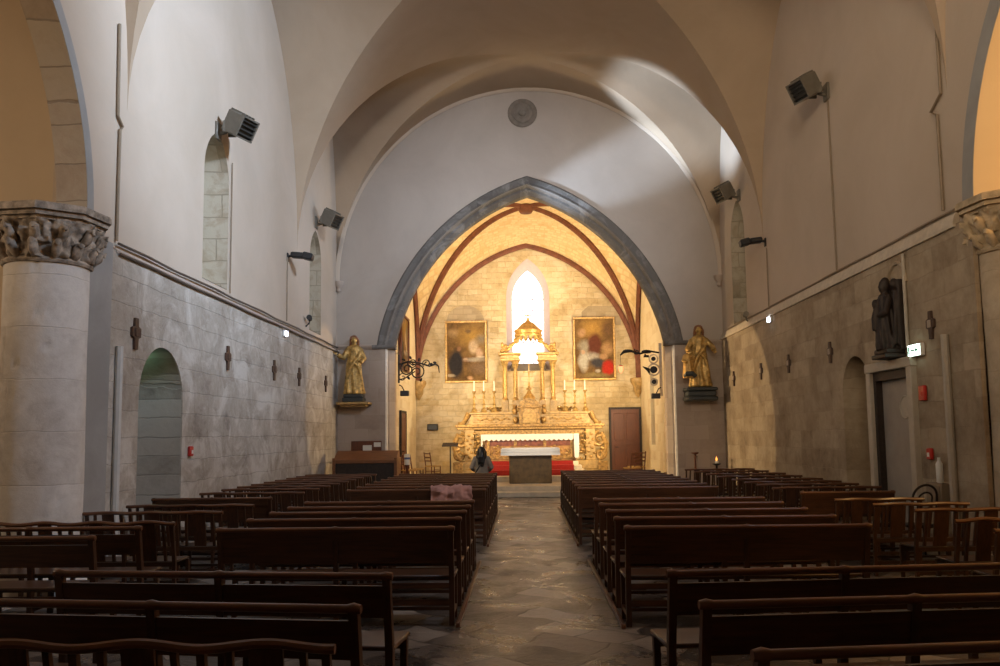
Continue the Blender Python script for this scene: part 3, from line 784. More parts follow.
# prototypes: framed back with a gap below the rail, and closed back
def pew_row(rows, side, nfront, group, proto):
    n = len(rows)
    for i, y in enumerate(rows):
        front = i < nfront
        k = n - i
        sd = 'left' if side < 0 else 'right'
        if front:
            extra = 'dark gap backed'
            cx = -1.93 if side < 0 else 1.97; rz = (-.10 if side < 0 else .10) + (.02 * side if i == 0 else 0)
        else:
            extra = 'dark panel backed'
            inB = i >= nfront + 5
            cx = (-1.74 if inB else -1.78) if side < 0 else (1.97 if inB else 2.02); rz = .0 if side < 0 else .012
        lab = '%s pew, %s from the altar steps on the %s of the aisle' % (extra, ordinal(k), sd)
        key = 'gap' if front else 'full'
        loc = (cx, y + .06, .004)
        if key not in proto: proto[key] = make_pew(2.22, not front, lab, loc, rz, group)
        else: dup(proto[key], loc, rz, lab, group)
proto = {}
pew_row(left_rows, -1, 2, G1, proto); pew_row(right_rows, 1, 3, G2, proto)
# pews in the outer files
dup(proto['gap'], (-4.90, 7.55, .004), 0, 'dark wooden pew nearest the camera in the outer file below the left column', 'pews along the side walls')
dup(proto['gap'], (-4.85, 8.35, .004), 0, 'dark wooden pew one row behind the nearest one in the outer left file', 'pews along the side walls')
make_pew(1.72, True, 'short dark pew beside the arched niche in the left wall', (-4.49, 12.28, .004), 0, 'pews along the side walls')
make_pew(1.30, True, 'short brown pew in front of the grey door in the right wall', (4.56, 12.34, .004), 0, 'pews along the side walls')
GB = 'splat back benches along the side walls'
b4 = make_splat_bench(4, 'long splat back bench with wavy rail in the left bottom corner of the picture', (-1.95, 3.78, .004), -.02, GB)
dup(b4, (-4.86, 9.15, .004), 0, 'long splat back bench in front of the left stone column', GB)
dup(b4, (5.36, 8.70, .004), .02, 'long splat back bench in front of the warm lit right column', GB)
dup(b4, (5.28, 7.85, .004), .02, 'splat back bench nearest the camera at the right picture edge', GB)
b3 = make_splat_bench(3, 'short splat back bench beside the grey pipe on the left wall', (-4.52, 10.42, .004), 0, GB)
b3['label'] = 'short splat back bench just past the left column'
dup(b3, (-4.47, 11.45, .004), 0, 'short splat back bench level with the grey pipe on the left wall', GB)
ly = [13.95, 14.95, 15.75, 16.55, 17.35, 18.1, 18.95, 19.75, 20.55]
for i, y in enumerate(ly):
    dup(b3, (-4.44 + .004 * i, y, .004), 0, 'short dark splat back bench along the left wall, %s from the wooden console' % ordinal(len(ly) - i), GB)
b2 = make_splat_bench(2, 'short splat back bench beside the right column, nearest to the column front', (4.93, 9.84, .004), .015, GB)
dup(b2, (4.80, 10.66, .004), .015, 'short splat back bench level with the right column, behind a similar one', GB)
dup(b2, (4.62, 11.44, .004), .015, 'short splat back bench just before the brown pew by the grey door', GB)
ry = [13.95, 14.85, 15.65, 16.6, 17.8, 18.9, 20.2, 21.4]
for i, y in enumerate(ry):
    dup(b3, (4.82, y, .004), .0, 'short dark splat back bench along the right wall, %s from the altar candle' % ordinal(len(ry) - i), GB)
# floor runners at the pew ends
for (x, y0, y1, lab) in ((-.635, 8.0, 11.95, 'thin floor batten at the aisle ends of the near left pews'), (-.60, 13.7, 20.1, 'thin floor batten at the aisle ends of the far left pews'),
                         (.875, 7.9, 12.05, 'thin floor batten at the aisle ends of the near right pews'), (.83, 13.7, 20.9, 'thin floor batten at the aisle ends of the far right pews')):
    b = MB(); b.bb(x - .02, x + .02, y0, y1, .002, .045, .006); tag(b.done('floor_batten', 'wood_rail'), lab, 'batten', 'floor battens along the aisle')

# coats draped over one pew back
def draped(name, mat, x0, x1, y, label, drop, seed):
    b = MB(); nu, nv = 40, 30
    def f(i, j):
        x = x0 + (x1 - x0) * i; t = (j - .5) * 2
        nz = noise.noise(V((x * 7 + seed, t * 2.5, seed))); n2 = noise.noise(V((x * 16, t * 5, seed + 4)))
        r = .075 + .045 * nz + .025 * n2
        if abs(t) < .3:
            a = t / .3 * PI / 2; p = V((x, y - .063 + math.sin(a) * r, .893 + math.cos(a) * r))
        else:
            d = (abs(t) - .3) / .7 * (drop if t < 0 else drop * .8) * (1 + .3 * noise.noise(V((x * 5, seed, 0))))
            p = V((x, y - .063 + (math.copysign(r, t)) + (.02 * nz + .008) * math.copysign(1, t) + (d * .13), .893 - d))
        return p + V((.02 * n2, 0, 0))
    b.grid(nu, nv, f)
    o = b.done(name, mat)
    s_ = o.modifiers.new('thick', 'SOLIDIFY'); s_.thickness = .012; s_.offset = 0
    return tag(o, label, 'coat')
draped('draped_coat', 'coat', -1.50, -.84, 13.81, 'dusty pink coat draped over a pew back on the left', .20, 1)

# ================================================================== HIGH ALTAR
for i, (y0, z0, z1, hw) in enumerate(((27.15, ZP, .48, 1.95), (27.65, .48, .64, 1.8), (28.1, .64, .78, 1.68), (28.5, .78, .90, 1.6))):
    b = MB(); b.bb(.2 - hw, .2 + hw, y0, 29.2 if i < 3 else 28.96, .0 if i == 0 else z0 - .01, z1, .01)
    struct(b.done('trim_%d' % (7 + i), 'step_stone'), '%s step below the high altar' % ['lowest wide pale', 'second red carpeted', 'third red carpeted', 'top red carpeted'][i], 'step')
b = MB()
pf = [(27.15, .485), (27.645, .485), (27.645, .645), (28.095, .645), (28.095, .785), (28.495, .785), (28.495, .905), (28.94, .905)]
for (ya, za), (yb_, zb) in zip(pf[1:], pf[2:]):
    if za == zb: b.bb(-1.22, 1.62, ya - .0, yb_ + .0, za, za + .008)
    else: b.bb(-1.22, 1.62, ya - .012, ya, za, zb + .008)
tag(b.done('red_carpet', 'carpet'), 'red carpet laid on the steps in front of the high altar', 'carpet')

AX = .20
t = thing('high_altar', 'gilded high altar with scrolled ends, tabernacle and stepped shelves under the bright window', 'altar', (AX, 29.0, 0))
b = MB(); b.bb(-2.55, 2.55, .0, 1.1, .3, .62, .02); b.bb(-2.40, 2.40, .05, 1.1, .62, .92, .02); b.done('plinth', 'altar_stone', t)
b = MB(); b.bb(-1.55, 1.55, .05, 1.0, .92, 1.72); b.done('altar_body', 'altar_front', t)
b = MB(); b.bb(-1.5, 1.5, .03, .06, 1.42, 1.71); b.done('red_band', 'altar_red', t)
b = MB()
b.bb(-1.45, 1.45, .02, .06, .98, 1.08); b.bb(-1.45, 1.45, .02, .06, 1.60, 1.70)
for x in (-1.42, -.5, .5, 1.42): b.bb(x - .05, x + .05, .01, .06, .98, 1.70)
rnd = random.Random(9)
for cx in (-.96, 0, .96):
    for k in range(16):
        a = 2 * PI * k / 16; r_ = .17 + .09 * math.cos(3 * a); b.ball((cx + 1.35 * r_ * math.cos(a), .04, 1.22 + .85 * r_ * math.sin(a)), (.05 + .02 * rnd.random(), .03, .035), None, 6)
    b.ball((cx, .035, 1.22), (.07, .04, .10), None, 8)
    for sg in (-1, 1): b.tube([(cx + sg * .10, .04, 1.10), (cx + sg * .25, .03, 1.06), (cx + sg * .36, .035, 1.16), (cx + sg * .30, .03, 1.28)], [.02, .028, .024, .012], 6)
b.done('frontal_relief', 'altar_gold', t)
b = MB(); b.bb(-1.62, 1.62, -.03, .9, 1.72, 1.80, .01); b.done('table_slab', 'altar_stone', t)
# outer pilasters, scrolls and blocks
for s in (-1, 1):
    b = MB(); b.bb(s * 1.90, s * 2.22, .12, .8, .92, 1.98, .01); b.done('pilaster', 'altar_stone', t)
    b = MB(); b.bb(s * 2.30, s * 2.62, -.04, .5, .3, .88, .015); b.done('end_block', 'altar_gold', t)
    b = MB()
    for (cx, cz, r0, turns, sg) in ((2.36, 1.62, .26, 1.6, 1), (2.40, 1.12, .20, 1.5, -1), (1.72, 1.35, .22, 1.5, -1)):
        pts = []; rs = []
        for k in range(34):
            u = k / 33; a = sg * (u * turns * 2 * PI) + PI / 2; r = r0 * (1 - .82 * u)
            pts.append((s * (cx + r * math.cos(a)), .22, cz + r * math.sin(a))); rs.append(.075 - .03 * u)
        b.tube(pts, rs, 8)
    b.tube([(s * 2.44, .22, 1.85), (s * 2.60, .22, 1.45), (s * 2.52, .22, 1.1), (s * 2.34, .22, .92)], [.08, .09, .08, .07], 8)
    for q in range(16):
        b.ball((s * (1.75 + .5 * ((q * .618) % 1)), .13, .98 + q * .058), (.07, .05, .05), None, 6)
    b.done('scroll', 'altar_gold', t)
# cornice over the ends and lower shelf
b = MB(); b.bb(-2.48, 2.48, .10, 1.1, 1.98, 2.06, .015); b.bb(-2.54, 2.54, .05, 1.1, 2.06, 2.16, .015); b.bb(-1.9, 1.9, .22, 1.1, 1.80, 1.98, .01); b.done('cornice', 'altar_gold', t)
b = MB()
b.prism([(-2.1, 2.16), (2.1, 2.16), (2.0, 2.52), (-2.0, 2.52)], lambda p, d: V((p[0], d, p[1])), .34, 1.1); b.bb(-2.06, 2.06, .28, 1.1, 2.50, 2.58, .015)
b.done('gradin', 'altar_stone', t)
for s in (-1, 1):
    b = MB()
    b.bb(s * .55, s * 1.95, .325, .345, 2.22, 2.25); b.bb(s * .55, s * 1.95, .325, .345, 2.43, 2.46)
    for k in range(15):
        u = k / 14; b.ball((s * (.72 + 1.05 * u), .335, 2.335 + .035 * math.sin(u * 19)), (.055, .03, .035), None, 6)
    pts = [(s * (2.10 + .36 * u), .5, 2.56 - .42 * u + .12 * math.sin(u * PI) * -1) for u in [i / 8 for i in range(9)]]
    b.tube(pts, [.10, .10, .09, .08, .08, .08, .09, .10, .11], 8)
    b.ball((s * .48, .30, 2.30), (.10, .10, .12)); b.ball((s * .50, .30, 2.60), (.09, .09, .11)); b.ball((s * .50, .28, 2.76), (.07, .08, .08))
    b.done('gradin_relief', 'altar_gold', t)
# tabernacle
tb = MB(); tb.bb(-.36, .36, .12, .75, 2.10, 2.72, .015); tb.bb(-.42, .42, .06, .78, 2.06, 2.16, .015); tb.bb(-.40, .40, .06, .78, 2.70, 2.78, .015)
tb.prism([(-.36, 2.78), (.36, 2.78)] + [(.36 * math.cos(PI * i / 12), 2.78 + .24 * math.sin(PI * i / 12) + (.03 if i % 3 == 1 else 0)) for i in range(1, 12)], lambda p, d: V((p[0], d, p[1])), .12, .7)
tab = tb.done('tabernacle', 'altar_gold', t)
tb = MB(); tb.prism(round_arch(0, .22, 2.20, 2.46, 10), lambda p, d: V((p[0], d, p[1])), .085, .13); tb.done('tabernacle_door', 'gold', tab)
tb = MB(); tb.lathe([(.2, 3.0), (.22, 3.06), (.16, 3.14), (.10, 3.2), (.07, 3.28), (.02, 3.34)], (0, .4, 0), 14); tb.done('finial', 'gold', tab)

# cloth with scalloped lace edge
b = MB()
b.bb(-1.64, 1.64, -.05, .86, 1.802, 1.815)
def lace(x0, x1, drop, yf, n):
    pts = [(x0, 1.815), (x0, 1.815 - drop)]
    k = n * 6
    for i in range(k + 1):
        u = i / k; pts.append((x0 + (x1 - x0) * u, 1.815 - drop - .055 * abs(math.sin(u * n * PI))))
    pts += [(x1, 1.815 - drop), (x1, 1.815)]
    q = []
    for p in pts:
        if not q or (abs(p[0] - q[-1][0]) + abs(p[1] - q[-1][1])) > 1e-5: q.append(p)
    return q
b.prism(lace(-1.63, 1.63, .17, -.05, 20), lambda p, d: V((p[0], d, p[1])), -.062, -.05)
for s in (-1, 1):
    pts = [(-.05, 1.815), (-.05, 1.18)] + [(-.05 + .9 * i / 24, 1.14 - .045 * abs(math.sin(i / 24 * 4 * PI)) + .02 * i / 24) for i in range(1, 24)] + [(.86, 1.18), (.86, 1.815)]
    b.prism(pts, lambda p, d, s=s: V((s * (1.64 + d + .03 * (1.815 - p[1])), p[0], p[1])), 0, .012)
for (x0, x1, dr) in ((-1.665, -1.60, .40), (1.48, 1.655, .78)):
    b.prism([(x0, 1.815), (x0 + .015, 1.815 - dr), (x0 + .05, 1.815 - dr - .05), ((x0 + x1) / 2, 1.815 - dr - .02), (x1 - .05, 1.815 - dr - .06), (x1 - .01, 1.815 - dr + .02), (x1, 1.815)], lambda p, d: V((p[0], d - .02 * math.sin(p[1] * 9 + p[0] * 20), p[1])), -.085, -.07)
o = b.done('altar_cloth', 'cloth', None, (AX, 29.0, 0)); tag(o, 'white altar cloth with scalloped lace edge on the high altar', 'cloth')

# ciborium over the tabernacle
t = thing('altar_canopy', 'gilded canopy on four slender columns with a small dome and cross before the window', 'canopy', (AX, 29.86, 2.58))
cols = [(-.84, -.1), (-.47, .06), (.47, .06), (.84, -.1)]
for (x, y) in cols:
    b = MB(); b.bb(x - .12, x + .12, y - .12, y + .12, 0, .42, .012); b.bb(x - .14, x + .14, y - .14, y + .14, 0, .06, .01); b.done('pedestal', 'altar_stone', t)
    b = MB(); b.lathe([(.10, .42), (.105, .46), (.08, .50), (.075, .55), (.078, 1.0), (.062, 1.50), (.06, 1.53), (.075, 1.55)], (x, y, 0), 14); b.done('column_shaft', 'gold', t)
    b = MB(); b.lathe([(.062, 1.53), (.075, 1.58), (.07, 1.61), (.10, 1.68), (.09, 1.70), (.13, 1.78), (.14, 1.80)], (x, y, 0), 12, lambda r, a, z: r * (1 + .12 * math.cos(8 * a) * (z > 1.56))); b.done('column_capital', 'gold_dull', t)
for s in (-1, 1):
    b = MB(); b.bb(s * .30, s * 1.0, -.26, .20, 1.80, 1.88, .01); b.bb(s * .33, s * .97, -.22, .18, 1.88, 2.0, .01); b.bb(s * .27, s * 1.06, -.30, .22, 2.0, 2.08, .015); b.done('entablature', 'gold', t)
    b = MB()
    pts = [(s * (.86 - .55 * u), -.04, 2.12 + .52 * u ** 1.4 + .05 * math.sin(u * PI)) for u in [i / 10 for i in range(11)]]
    b.tube(pts, [.085, .08, .07, .065, .06, .055, .05, .05, .05, .055, .06], 8)
    for (cx, cz, r0) in ((.82, 2.26, .13), (.42, 2.52, .09)):
        q = [(s * (cx + r0 * (1 - .8 * k / 20) * math.cos(k * .55)), -.06, cz + r0 * (1 - .8 * k / 20) * math.sin(k * .55)) for k in range(21)]
        b.tube(q, .035, 6)
    b.ball((s * .92, -.05, 2.38), (.05, .05, .09)); b.ball((s * .92, -.05, 2.16), (.09, .08, .06)); b.ball((s * .62, -.06, 2.36), (.06, .05, .06))
    for k in range(5): b.ball((s * (.9 - .12 * k), -.10, 2.20 + .06 * k), (.045, .04, .04), None, 6)
    b.done('scroll_bracket', 'gold', t)
b = MB()
b.lathe([(.48, 2.66), (.50, 2.72), (.46, 2.76), (.48, 2.84), (.50, 2.88), (.42, 2.92), (.34, 3.00), (.24, 3.10), (.15, 3.16), (.07, 3.20), (.05, 3.26)], (0, -.02, 0), 24)
b.done('dome', 'gold', t)
b = MB()
k = 16
for i in range(k):
    a0, a1 = 2 * PI * i / k, 2 * PI * (i + 1) / k; am = (a0 + a1) / 2
    q = [(.47 * math.cos(a0), .47 * math.sin(a0) - .02, 2.68), (.47 * math.cos(a1), .47 * math.sin(a1) - .02, 2.68), (.465 * math.cos(am * .6 + a1 * .4), .465 * math.sin(am * .6 + a1 * .4) - .02, 2.57), (.465 * math.cos(am), .465 * math.sin(am) - .02, 2.54), (.465 * math.cos(am * .6 + a0 * .4), .465 * math.sin(am * .6 + a0 * .4) - .02, 2.57)]
    vs = [b.bm.verts.new(p) for p in q]; vi = [b.bm.verts.new((p[0] * .96, (p[1] + .02) * .96 - .02, p[2])) for p in q]
    b.bm.faces.new(vs); b.bm.faces.new(vi[::-1])
    for j in range(5): b.bm.faces.new((vs[j], vs[(j + 1) % 5], vi[(j + 1) % 5], vi[j]))
b.done('scalloped_valance', 'gold_dull', t)
b = MB(); b.ball((0, -.02, 3.28), .05); b.bb(-.018, .018, -.035, -.005, 3.28, 3.52); b.bb(-.09, .09, -.035, -.005, 3.40, 3.435)
b.ball((-.10, -.02, 3.417), .025, None, 6); b.ball((.10, -.02, 3.417), .025, None, 6); b.ball((0, -.02, 3.53), .025, None, 6); b.done('dome_cross', 'gold', t)

# cross on the tabernacle
b = MB(); b.lathe([(.10, 0), (.11, .03), (.05, .07), (.03, .14), (.045, .18), (.02, .24), (.018, .3)], n=12); b.bb(-.016, .016, -.012, .012, .28, .86); b.bb(-.17, .17, -.012, .012, .60, .632)
for p in ((-.18, 0, .616), (.18, 0, .616), (0, 0, .87)): b.ball(p, .025, None, 6)
b.ball((0, -.02, .56), (.03, .02, .10), None, 8)
tag(b.done('altar_cross', 'gold', None, (AX, 29.4, 3.34)), 'slender gilt crucifix standing on the tabernacle', 'cross')
# candlesticks
def candlestick(loc, label, first=[]):
    if first: return dup(first[0], loc, 0, label)
    t = thing('candlestick', label, 'candlestick', loc, 0, 'tall gilt candlesticks on the high altar'); first.append(t)
    b = MB(); b.lathe([(.11, 0), (.12, .03), (.09, .06), (.10, .10), (.05, .16), (.035, .22), (.06, .28), (.03, .33), (.028, .48), (.05, .53), (.028, .58), (.026, .66), (.06, .70), (.075, .735), (.07, .745)], n=14); b.done('stem', 'gold_dull', t)
    b = MB(); b.lathe([(.022, .745), (.021, 1.08), (.008, 1.10)], n=10); b.done('candle', 'candle', t)
    return t
for i, x in enumerate((-1.92, -1.58, -1.22)):
    candlestick((AX + x, 29.62, 2.58), ['outermost gilt candlestick left of the altar canopy', 'middle gilt candlestick left of the altar canopy', 'gilt candlestick left of the canopy, next to its columns'][i])
for i, x in enumerate((1.24, 1.58, 1.94)):
    candlestick((AX + x, 29.62, 2.58), ['gilt candlestick right of the canopy, next to its columns', 'middle gilt candlestick right of the altar canopy', 'outermost gilt candlestick right of the altar canopy'][i])
for s, lab in ((-1, 'low spray of dried flowers on the altar shelf left of the canopy'), (1, 'low spray of dried flowers on the altar shelf right of the canopy')):
    b = MB(); rnd = random.Random(4 + s)
    for k in range(26):
        x = (rnd.random() - .5) * .5; z = .05 + .12 * rnd.random(); b.ball((x, (rnd.random() - .5) * .1, z), (.05, .04, .035), None, 6)
        b.tube([(x * .4, 0, 0), (x, 0, z)], .008, 5)
    tag(b.done('flower_spray', 'gold_dull', None, (AX + s * 1.22, 29.85, 2.58)), lab, 'flowers')

# front altar
t = thing('front_altar', 'dark bronze block altar with a white cloth top at the head of the aisle', 'altar', (.185, 26.2, ZP))
b = MB(); b.bb(-.65, .65, 0, .75, 0, .86, .012); b.done('altar_block', 'bronze', t)
b = MB(); b.bb(-.88, .88, -.10, .88, .86, .93, .01); b.done('altar_top', 'step_stone', t)
b = MB(); b.bb(-.90, .90, -.13, .90, .93, 1.085, .03)
b.bb(-.905, .905, -.135, -.128, .86, .95); b.bb(-.905, .905, .898, .905, .86, .95)
o = b.done('altar_cloth', 'cloth', None, (.185, 26.2, ZP)); tag(o, 'white cloth over the top of the bronze front altar', 'cloth')

# ================================================================== PICTURES AND CHANCEL FITTINGS
dk = ((.10, .055, .02), (.26, .16, .06))
pmA = painting_mat('brown altar painting', dk, [(.25, .55, .8, .55, (.62, .38, .10), .9), (-.5, .72, .28, .22, (.66, .45, .22), .8), (.1, .78, .16, .12, (.30, .2, .1), .6), (.28, .18, .22, .34, (.80, .62, .42), .5), (.5, -.05, .16, .24, (.78, .55, .38), .5), (.55, .45, .3, .3, (.34, .28, .2), .8), (-.05, -.3, .2, .12, (.55, .25, .12), .8), (.5, -.62, .55, .3, (.30, .20, .12), .7), (.3, -.3, .7, .12, (.55, .5, .42), .8), (-.38, -.45, .33, .62, (.05, .045, .05), .35), (-.28, .1, .10, .10, (.40, .22, .12), .5), (-.02, -.28, .08, .06, (.85, .62, .42), .5), (.15, -1.0, .16, .10, (.80, .5, .28), .6), (.55, -.2, .25, .06, (.85, .75, .6), .8), (-.6, -.9, .25, .07, (.7, .6, .45), .7)])
pmB = painting_mat('golden sky painting', dk, [(0, .8, .65, .5, (.75, .45, .12), .9), (.5, .7, .3, .4, (.28, .16, .08), .8), (-.45, .6, .2, .2, (.72, .45, .25), .7), (-.35, .1, .35, .3, (.50, .46, .36), .7), (.5, .0, .3, .35, (.72, .45, .22), .7), (.02, .15, .32, .52, (.22, .07, .04), .4), (-.1, -.3, .4, .22, (.70, .66, .58), .6), (.1, -.55, .35, .25, (.10, .10, .12), .6), (-.4, -.45, .24, .5, (.72, .70, .62), .5), (-.42, -.12, .10, .10, (.80, .55, .38), .4), (.52, -.72, .3, .34, (.74, .05, .03), .4), (.35, -.3, .18, .15, (.68, .42, .22), .5), (0, -1.0, .6, .14, (.45, .35, .15), .8), (.1, -.85, .14, .08, (.8, .72, .6), .6)])
def picture(loc, w, h, mat, label, rz=0, fm='gold'):
    t = thing('framed_painting', label, 'painting', loc, rz, 'large paintings in the chancel')
    b = MB(); fw = .09
    pr = [(0, 0), (.03, .05), (.06, .04), (fw, .07), (fw, 0)]
    for (x0, x1, z0, z1) in ((-w / 2, w / 2, -h / 2, -h / 2 + fw), (-w / 2, w / 2, h / 2 - fw, h / 2), (-w / 2, -w / 2 + fw, -h / 2 + fw, h / 2 - fw), (w / 2 - fw, w / 2, -h / 2 + fw, h / 2 - fw)):
        b.bb(x0, x1, -.10, 0, z0, z1, .02)
    b.done('frame', fm, t)
    b = MB(); b.bb(-w / 2 + fw - .01, w / 2 - fw + .01, -.045, -.005, -h / 2 + fw - .01, h / 2 - fw + .01); b.done('canvas', mat, t)
    return t
picture((-2.14, YB - .03, 4.95), 1.60, 2.36, pmA, 'gold framed dark painting with a kneeling black robed figure left of the window')
picture((2.69, YB - .03, 5.00), 1.60, 2.40, pmB, 'gold framed painting with golden sky and red drapery right of the window')
picture((CL + .03, 28.3, 4.9), 1.9, 1.9, pmA, 'framed painting seen edge on on the left chancel wall', PI / 2, 'wood_red')

def plank_door(name, loc, w, h, rz, label, mat='wood_red', bar=False):
    t = bpy.data.objects.new(name, None); COL.objects.link(t); t.location = loc; t.rotation_euler = (0, 0, rz); t['kind'] = 'structure'; t['label'] = label; t['category'] = 'door'
    b = MB(); b.bb(-w / 2, w / 2, -.05, 0, 0, h)
    for (x0, x1) in ((-w / 2 + .1, -.04), (.04, w / 2 - .1)):
        for (z0, z1) in ((.15, h * .45), (h * .52, h - .15)): b.bb(x0, x1, -.068, -.05, z0, z1, .012)
    dp = b.done('door_panel', mat, t)
    b = MB(); b.bb(-w / 2 - .08, -w / 2, -.07, 0, 0, h + .08); b.bb(w / 2, w / 2 + .08, -.07, 0, 0, h + .08); b.bb(-w / 2, w / 2, -.07, 0, h, h + .08); b.done('door_frame', 'wood_black', t)
    b = MB(); b.tube([(-w / 2 + .12, -.06, 1.0), (-w / 2 + .12, -.12, 1.0), (-w / 2 + .24, -.12, 1.0)], .014, 8); b.done('door_handle', 'iron', dp)
    return t
plank_door('door_1', (3.78, YB - .01, ZP), 1.04, 2.4, 0, 'red brown panelled door right of the high altar')
plank_door('door_2', (CL + .01, 28.2, ZP), 1.1, 2.25, PI / 2, 'red brown door in the left chancel wall')

# wrought iron brackets
def spiral(c, r0, turns, a0, sg=1, n=30, end=.25):
    return [(c[0] + r0 * (1 - (1 - end) * k / n) * math.cos(a0 + sg * turns * 2 * PI * k / n), c[1], c[2] + r0 * (1 - (1 - end) * k / n) * math.sin(a0 + sg * turns * 2 * PI * k / n)) for k in range(n + 1)]
t = thing('iron_bracket', 'black wrought iron scroll bracket on the left jamb of the chancel', 'bracket', (AC - AH, 25.75, 3.85))
b = MB(); b.bb(-.02, .03, -.03, .03, -.45, .42); b.done('wall_plate', 'iron', t)
b = MB(); b.tube([(0, 0, .12), (.3, 0, .2), (.62, 0, .16), (.95, 0, .05), (1.12, 0, .12), (1.22, 0, .05), (1.24, 0, -.15)], [.03, .028, .026, .026, .035, .022, .012], 7); b.tube([(.02, 0, -.35), (.2, 0, -.3), (.5, 0, -.1)], .018, 6); b.done('arm', 'iron', t)
b = MB()
b.tube(spiral((.26, 0, -.02), .24, 1.7, .5), .02, 6); b.tube(spiral((.56, 0, -.12), .25, 1.6, 2.2, -1), .02, 6); b.tube(spiral((.42, 0, .16), .16, 1.4, 3), .017, 6); b.tube(spiral((.85, 0, .14), .13, 1.4, 4, -1), .017, 6)
b.tube(spiral((.12, 0, -.28), .13, 1.2, 1), .014, 6)
for p in ((.15, 0, .26), (.36, 0, .32), (.62, 0, .26), (.98, 0, .12), (.30, 0, -.30), (.68, 0, -.36), (1.1, 0, .16)): b.ball(p, (.06, .02, .035), Matrix.Rotation(p[0] * 3, 3, 'Y'), 8)
b.done('scrollwork', 'iron', t)
t = thing('iron_bracket', 'black iron lamp bracket with ringed roundels on the right jamb of the chancel', 'bracket', (AC + AH, 25.75, 3.75))
b = MB(); b.bb(-.05, .03, -.03, .03, -.85, .75); b.done('wall_plate', 'ledge_pale', t)
b = MB(); b.tube([(-.02, 0, .46), (-.35, 0, .52), (-.62, 0, .44), (-.9, 0, .52), (-1.12, 0, .50), (-1.22, 0, .40)], [.025, .03, .03, .03, .045, .02], 7); b.tube([(-.45, 0, .42), (-.5, 0, .36), (-.36, 0, .36)], .04, 6)
b.tube(spiral((-.72, 0, .50), .09, 1.3, 2), .02, 6); b.ball((-.98, 0, .53), (.16, .02, .05), None, 8); b.ball((-.42, 0, .50), (.16, .02, .06), None, 8); b.tube([(-.55, 0, .05), (-.38, 0, -.05), (-.34, 0, -.2)], [.01, .06, .01], 6); b.done('arm', 'iron', t)
b = MB()
for (z, r) in ((.28, .13), (-.05, .17), (-.42, .10)):
    b.tube([(-.22 + r * math.cos(a), 0, z + r * math.sin(a)) for a in [2 * PI * k / 20 for k in range(21)]], .022, 6)
b.done('ring', 'ledge_pale', t)
for (z, r) in ((.28, .065), (-.05, .11), (-.42, .07)):
    b = MB(); b.cyl((-.22, -.03, z), (-.22, .03, z), r, None, 14); b.done('boss', 'iron', t)
t = thing('sanctuary_lamp', 'small glowing red lamp hanging from the right iron bracket', 'lamp', (AC + AH - 1.21, 25.75, 3.66))
b = MB(); b.tube([(0, 0, .18), (0, 0, .50)], .006, 5); b.lathe([(.02, .16), (.06, .17), (.05, .19), (.015, .2)], n=10); b.done('chain', 'iron', t)
b = MB(); b.lathe([(.01, -.04), (.05, 0), (.075, .07), (.07, .16), (.02, .165)], n=12); b.done('lamp_glass', 'red_glass', t)
# projectors that light the chancel, fixed on the back of the jambs
for s, lab in ((-1, 'small black projector low on the left chancel jamb'), (1, 'small black projector low on the right chancel jamb')):
    t = thing('projector', lab, 'lamp', (AC + s * (AH - .02), 25.7, 3.08 if s < 0 else 2.9))
    b = MB(); b.box((-s * .17, 0, 0), (.26, .16, .16), None, .015); hs = b.done('housing', 'black', t)
    b = MB(); b.tube([(0, 0, .26), (-s * .08, 0, .22), (-s * .16, 0, .06)], .018, 6); b.done('yoke', 'black', t)
    b = MB(); b.cyl((-s * .17, .08, 0), (-s * .17, .095, 0), .06, None, 12); b.done('lens', 'glow_warm', hs)

# wall speaker and lectern, chairs in the chancel
b = MB(); b.bb(-.20, .20, -.16, 0, -.12, .12, .02); b.box((0, -.165, 0), (.34, .02, .18), None, .008)
tag(b.done('wall_speaker', 'black', None, (-3.42, YB - .02, 2.12)), 'small black loudspeaker on the stone wall left of the high altar', 'loudspeaker')
t = thing('lectern', 'thin dark lectern standing left of the high altar', 'lectern', (-2.45, 28.3, ZP))
b = MB(); b.lathe([(.18, 0), (.17, .025), (.03, .04), (.022, .06), (.022, 1.16)], n=12); b.done('pole', 'iron', t)
b = MB(); b.box((0, 0, 1.20), (.52, .38, .03), Matrix.Rotation(.25, 3, 'X'), .006); b.bb(-.26, .26, -.2, -.17, 1.13, 1.18); b.done('book_rest', 'wood_black', t)
def straw_chair(loc, rz, label, first=[]):
    if first: return dup(first[0], loc, rz, label)
    t = thing('straw_chair', label, 'chair', loc, rz, 'straw seated chairs in the chancel'); first.append(t)
    for (x, y, h, lean) in ((-.19, .18, .44, 0), (.19, .18, .44, 0), (-.19, -.18, .92, -.07), (.19, -.18, .92, -.07)):
        b = MB(); b.tube([(x, y, 0), (x, y, .44)] + ([(x, y + lean, h)] if h > .5 else []), .018, 8); b.done('leg' if h < .5 else 'back_post', 'wood_red', t)
    b = MB(); b.bb(-.21, .21, -.2, .21, .42, .46, .012); b.done('seat', 'straw', t)
    for z in (.62, .74, .87):
        b = MB(); yy = -.18 - .07 * (z - .44) / .48; b.tube([(-.19, yy, z), (0, yy - .02, z + .005), (.19, yy, z)], .02, 6); b.done('back_slat', 'wood_red', t)
    for z in (.14, .26):
        b = MB(); b.tube([(-.19, -.18, z), (-.19, .18, z)], .011, 6); b.tube([(.19, -.18, z), (.19, .18, z)], .011, 6); b.tube([(-.19, .18, z + .04), (.19, .18, z + .04)], .011, 6); b.done('rung', 'wood_red', t)
    return t
straw_chair((-3.55, 26.3, ZP), -1.2, 'red brown straw chair in the chancel, nearest the left jamb')
straw_chair((-3.45, 27.2, ZP), -1.2, 'red brown straw chair in the chancel, second from the left jamb')
straw_chair((-3.2, 29.9, ZP), -.9, 'small red brown straw chair against the back wall below the black loudspeaker')
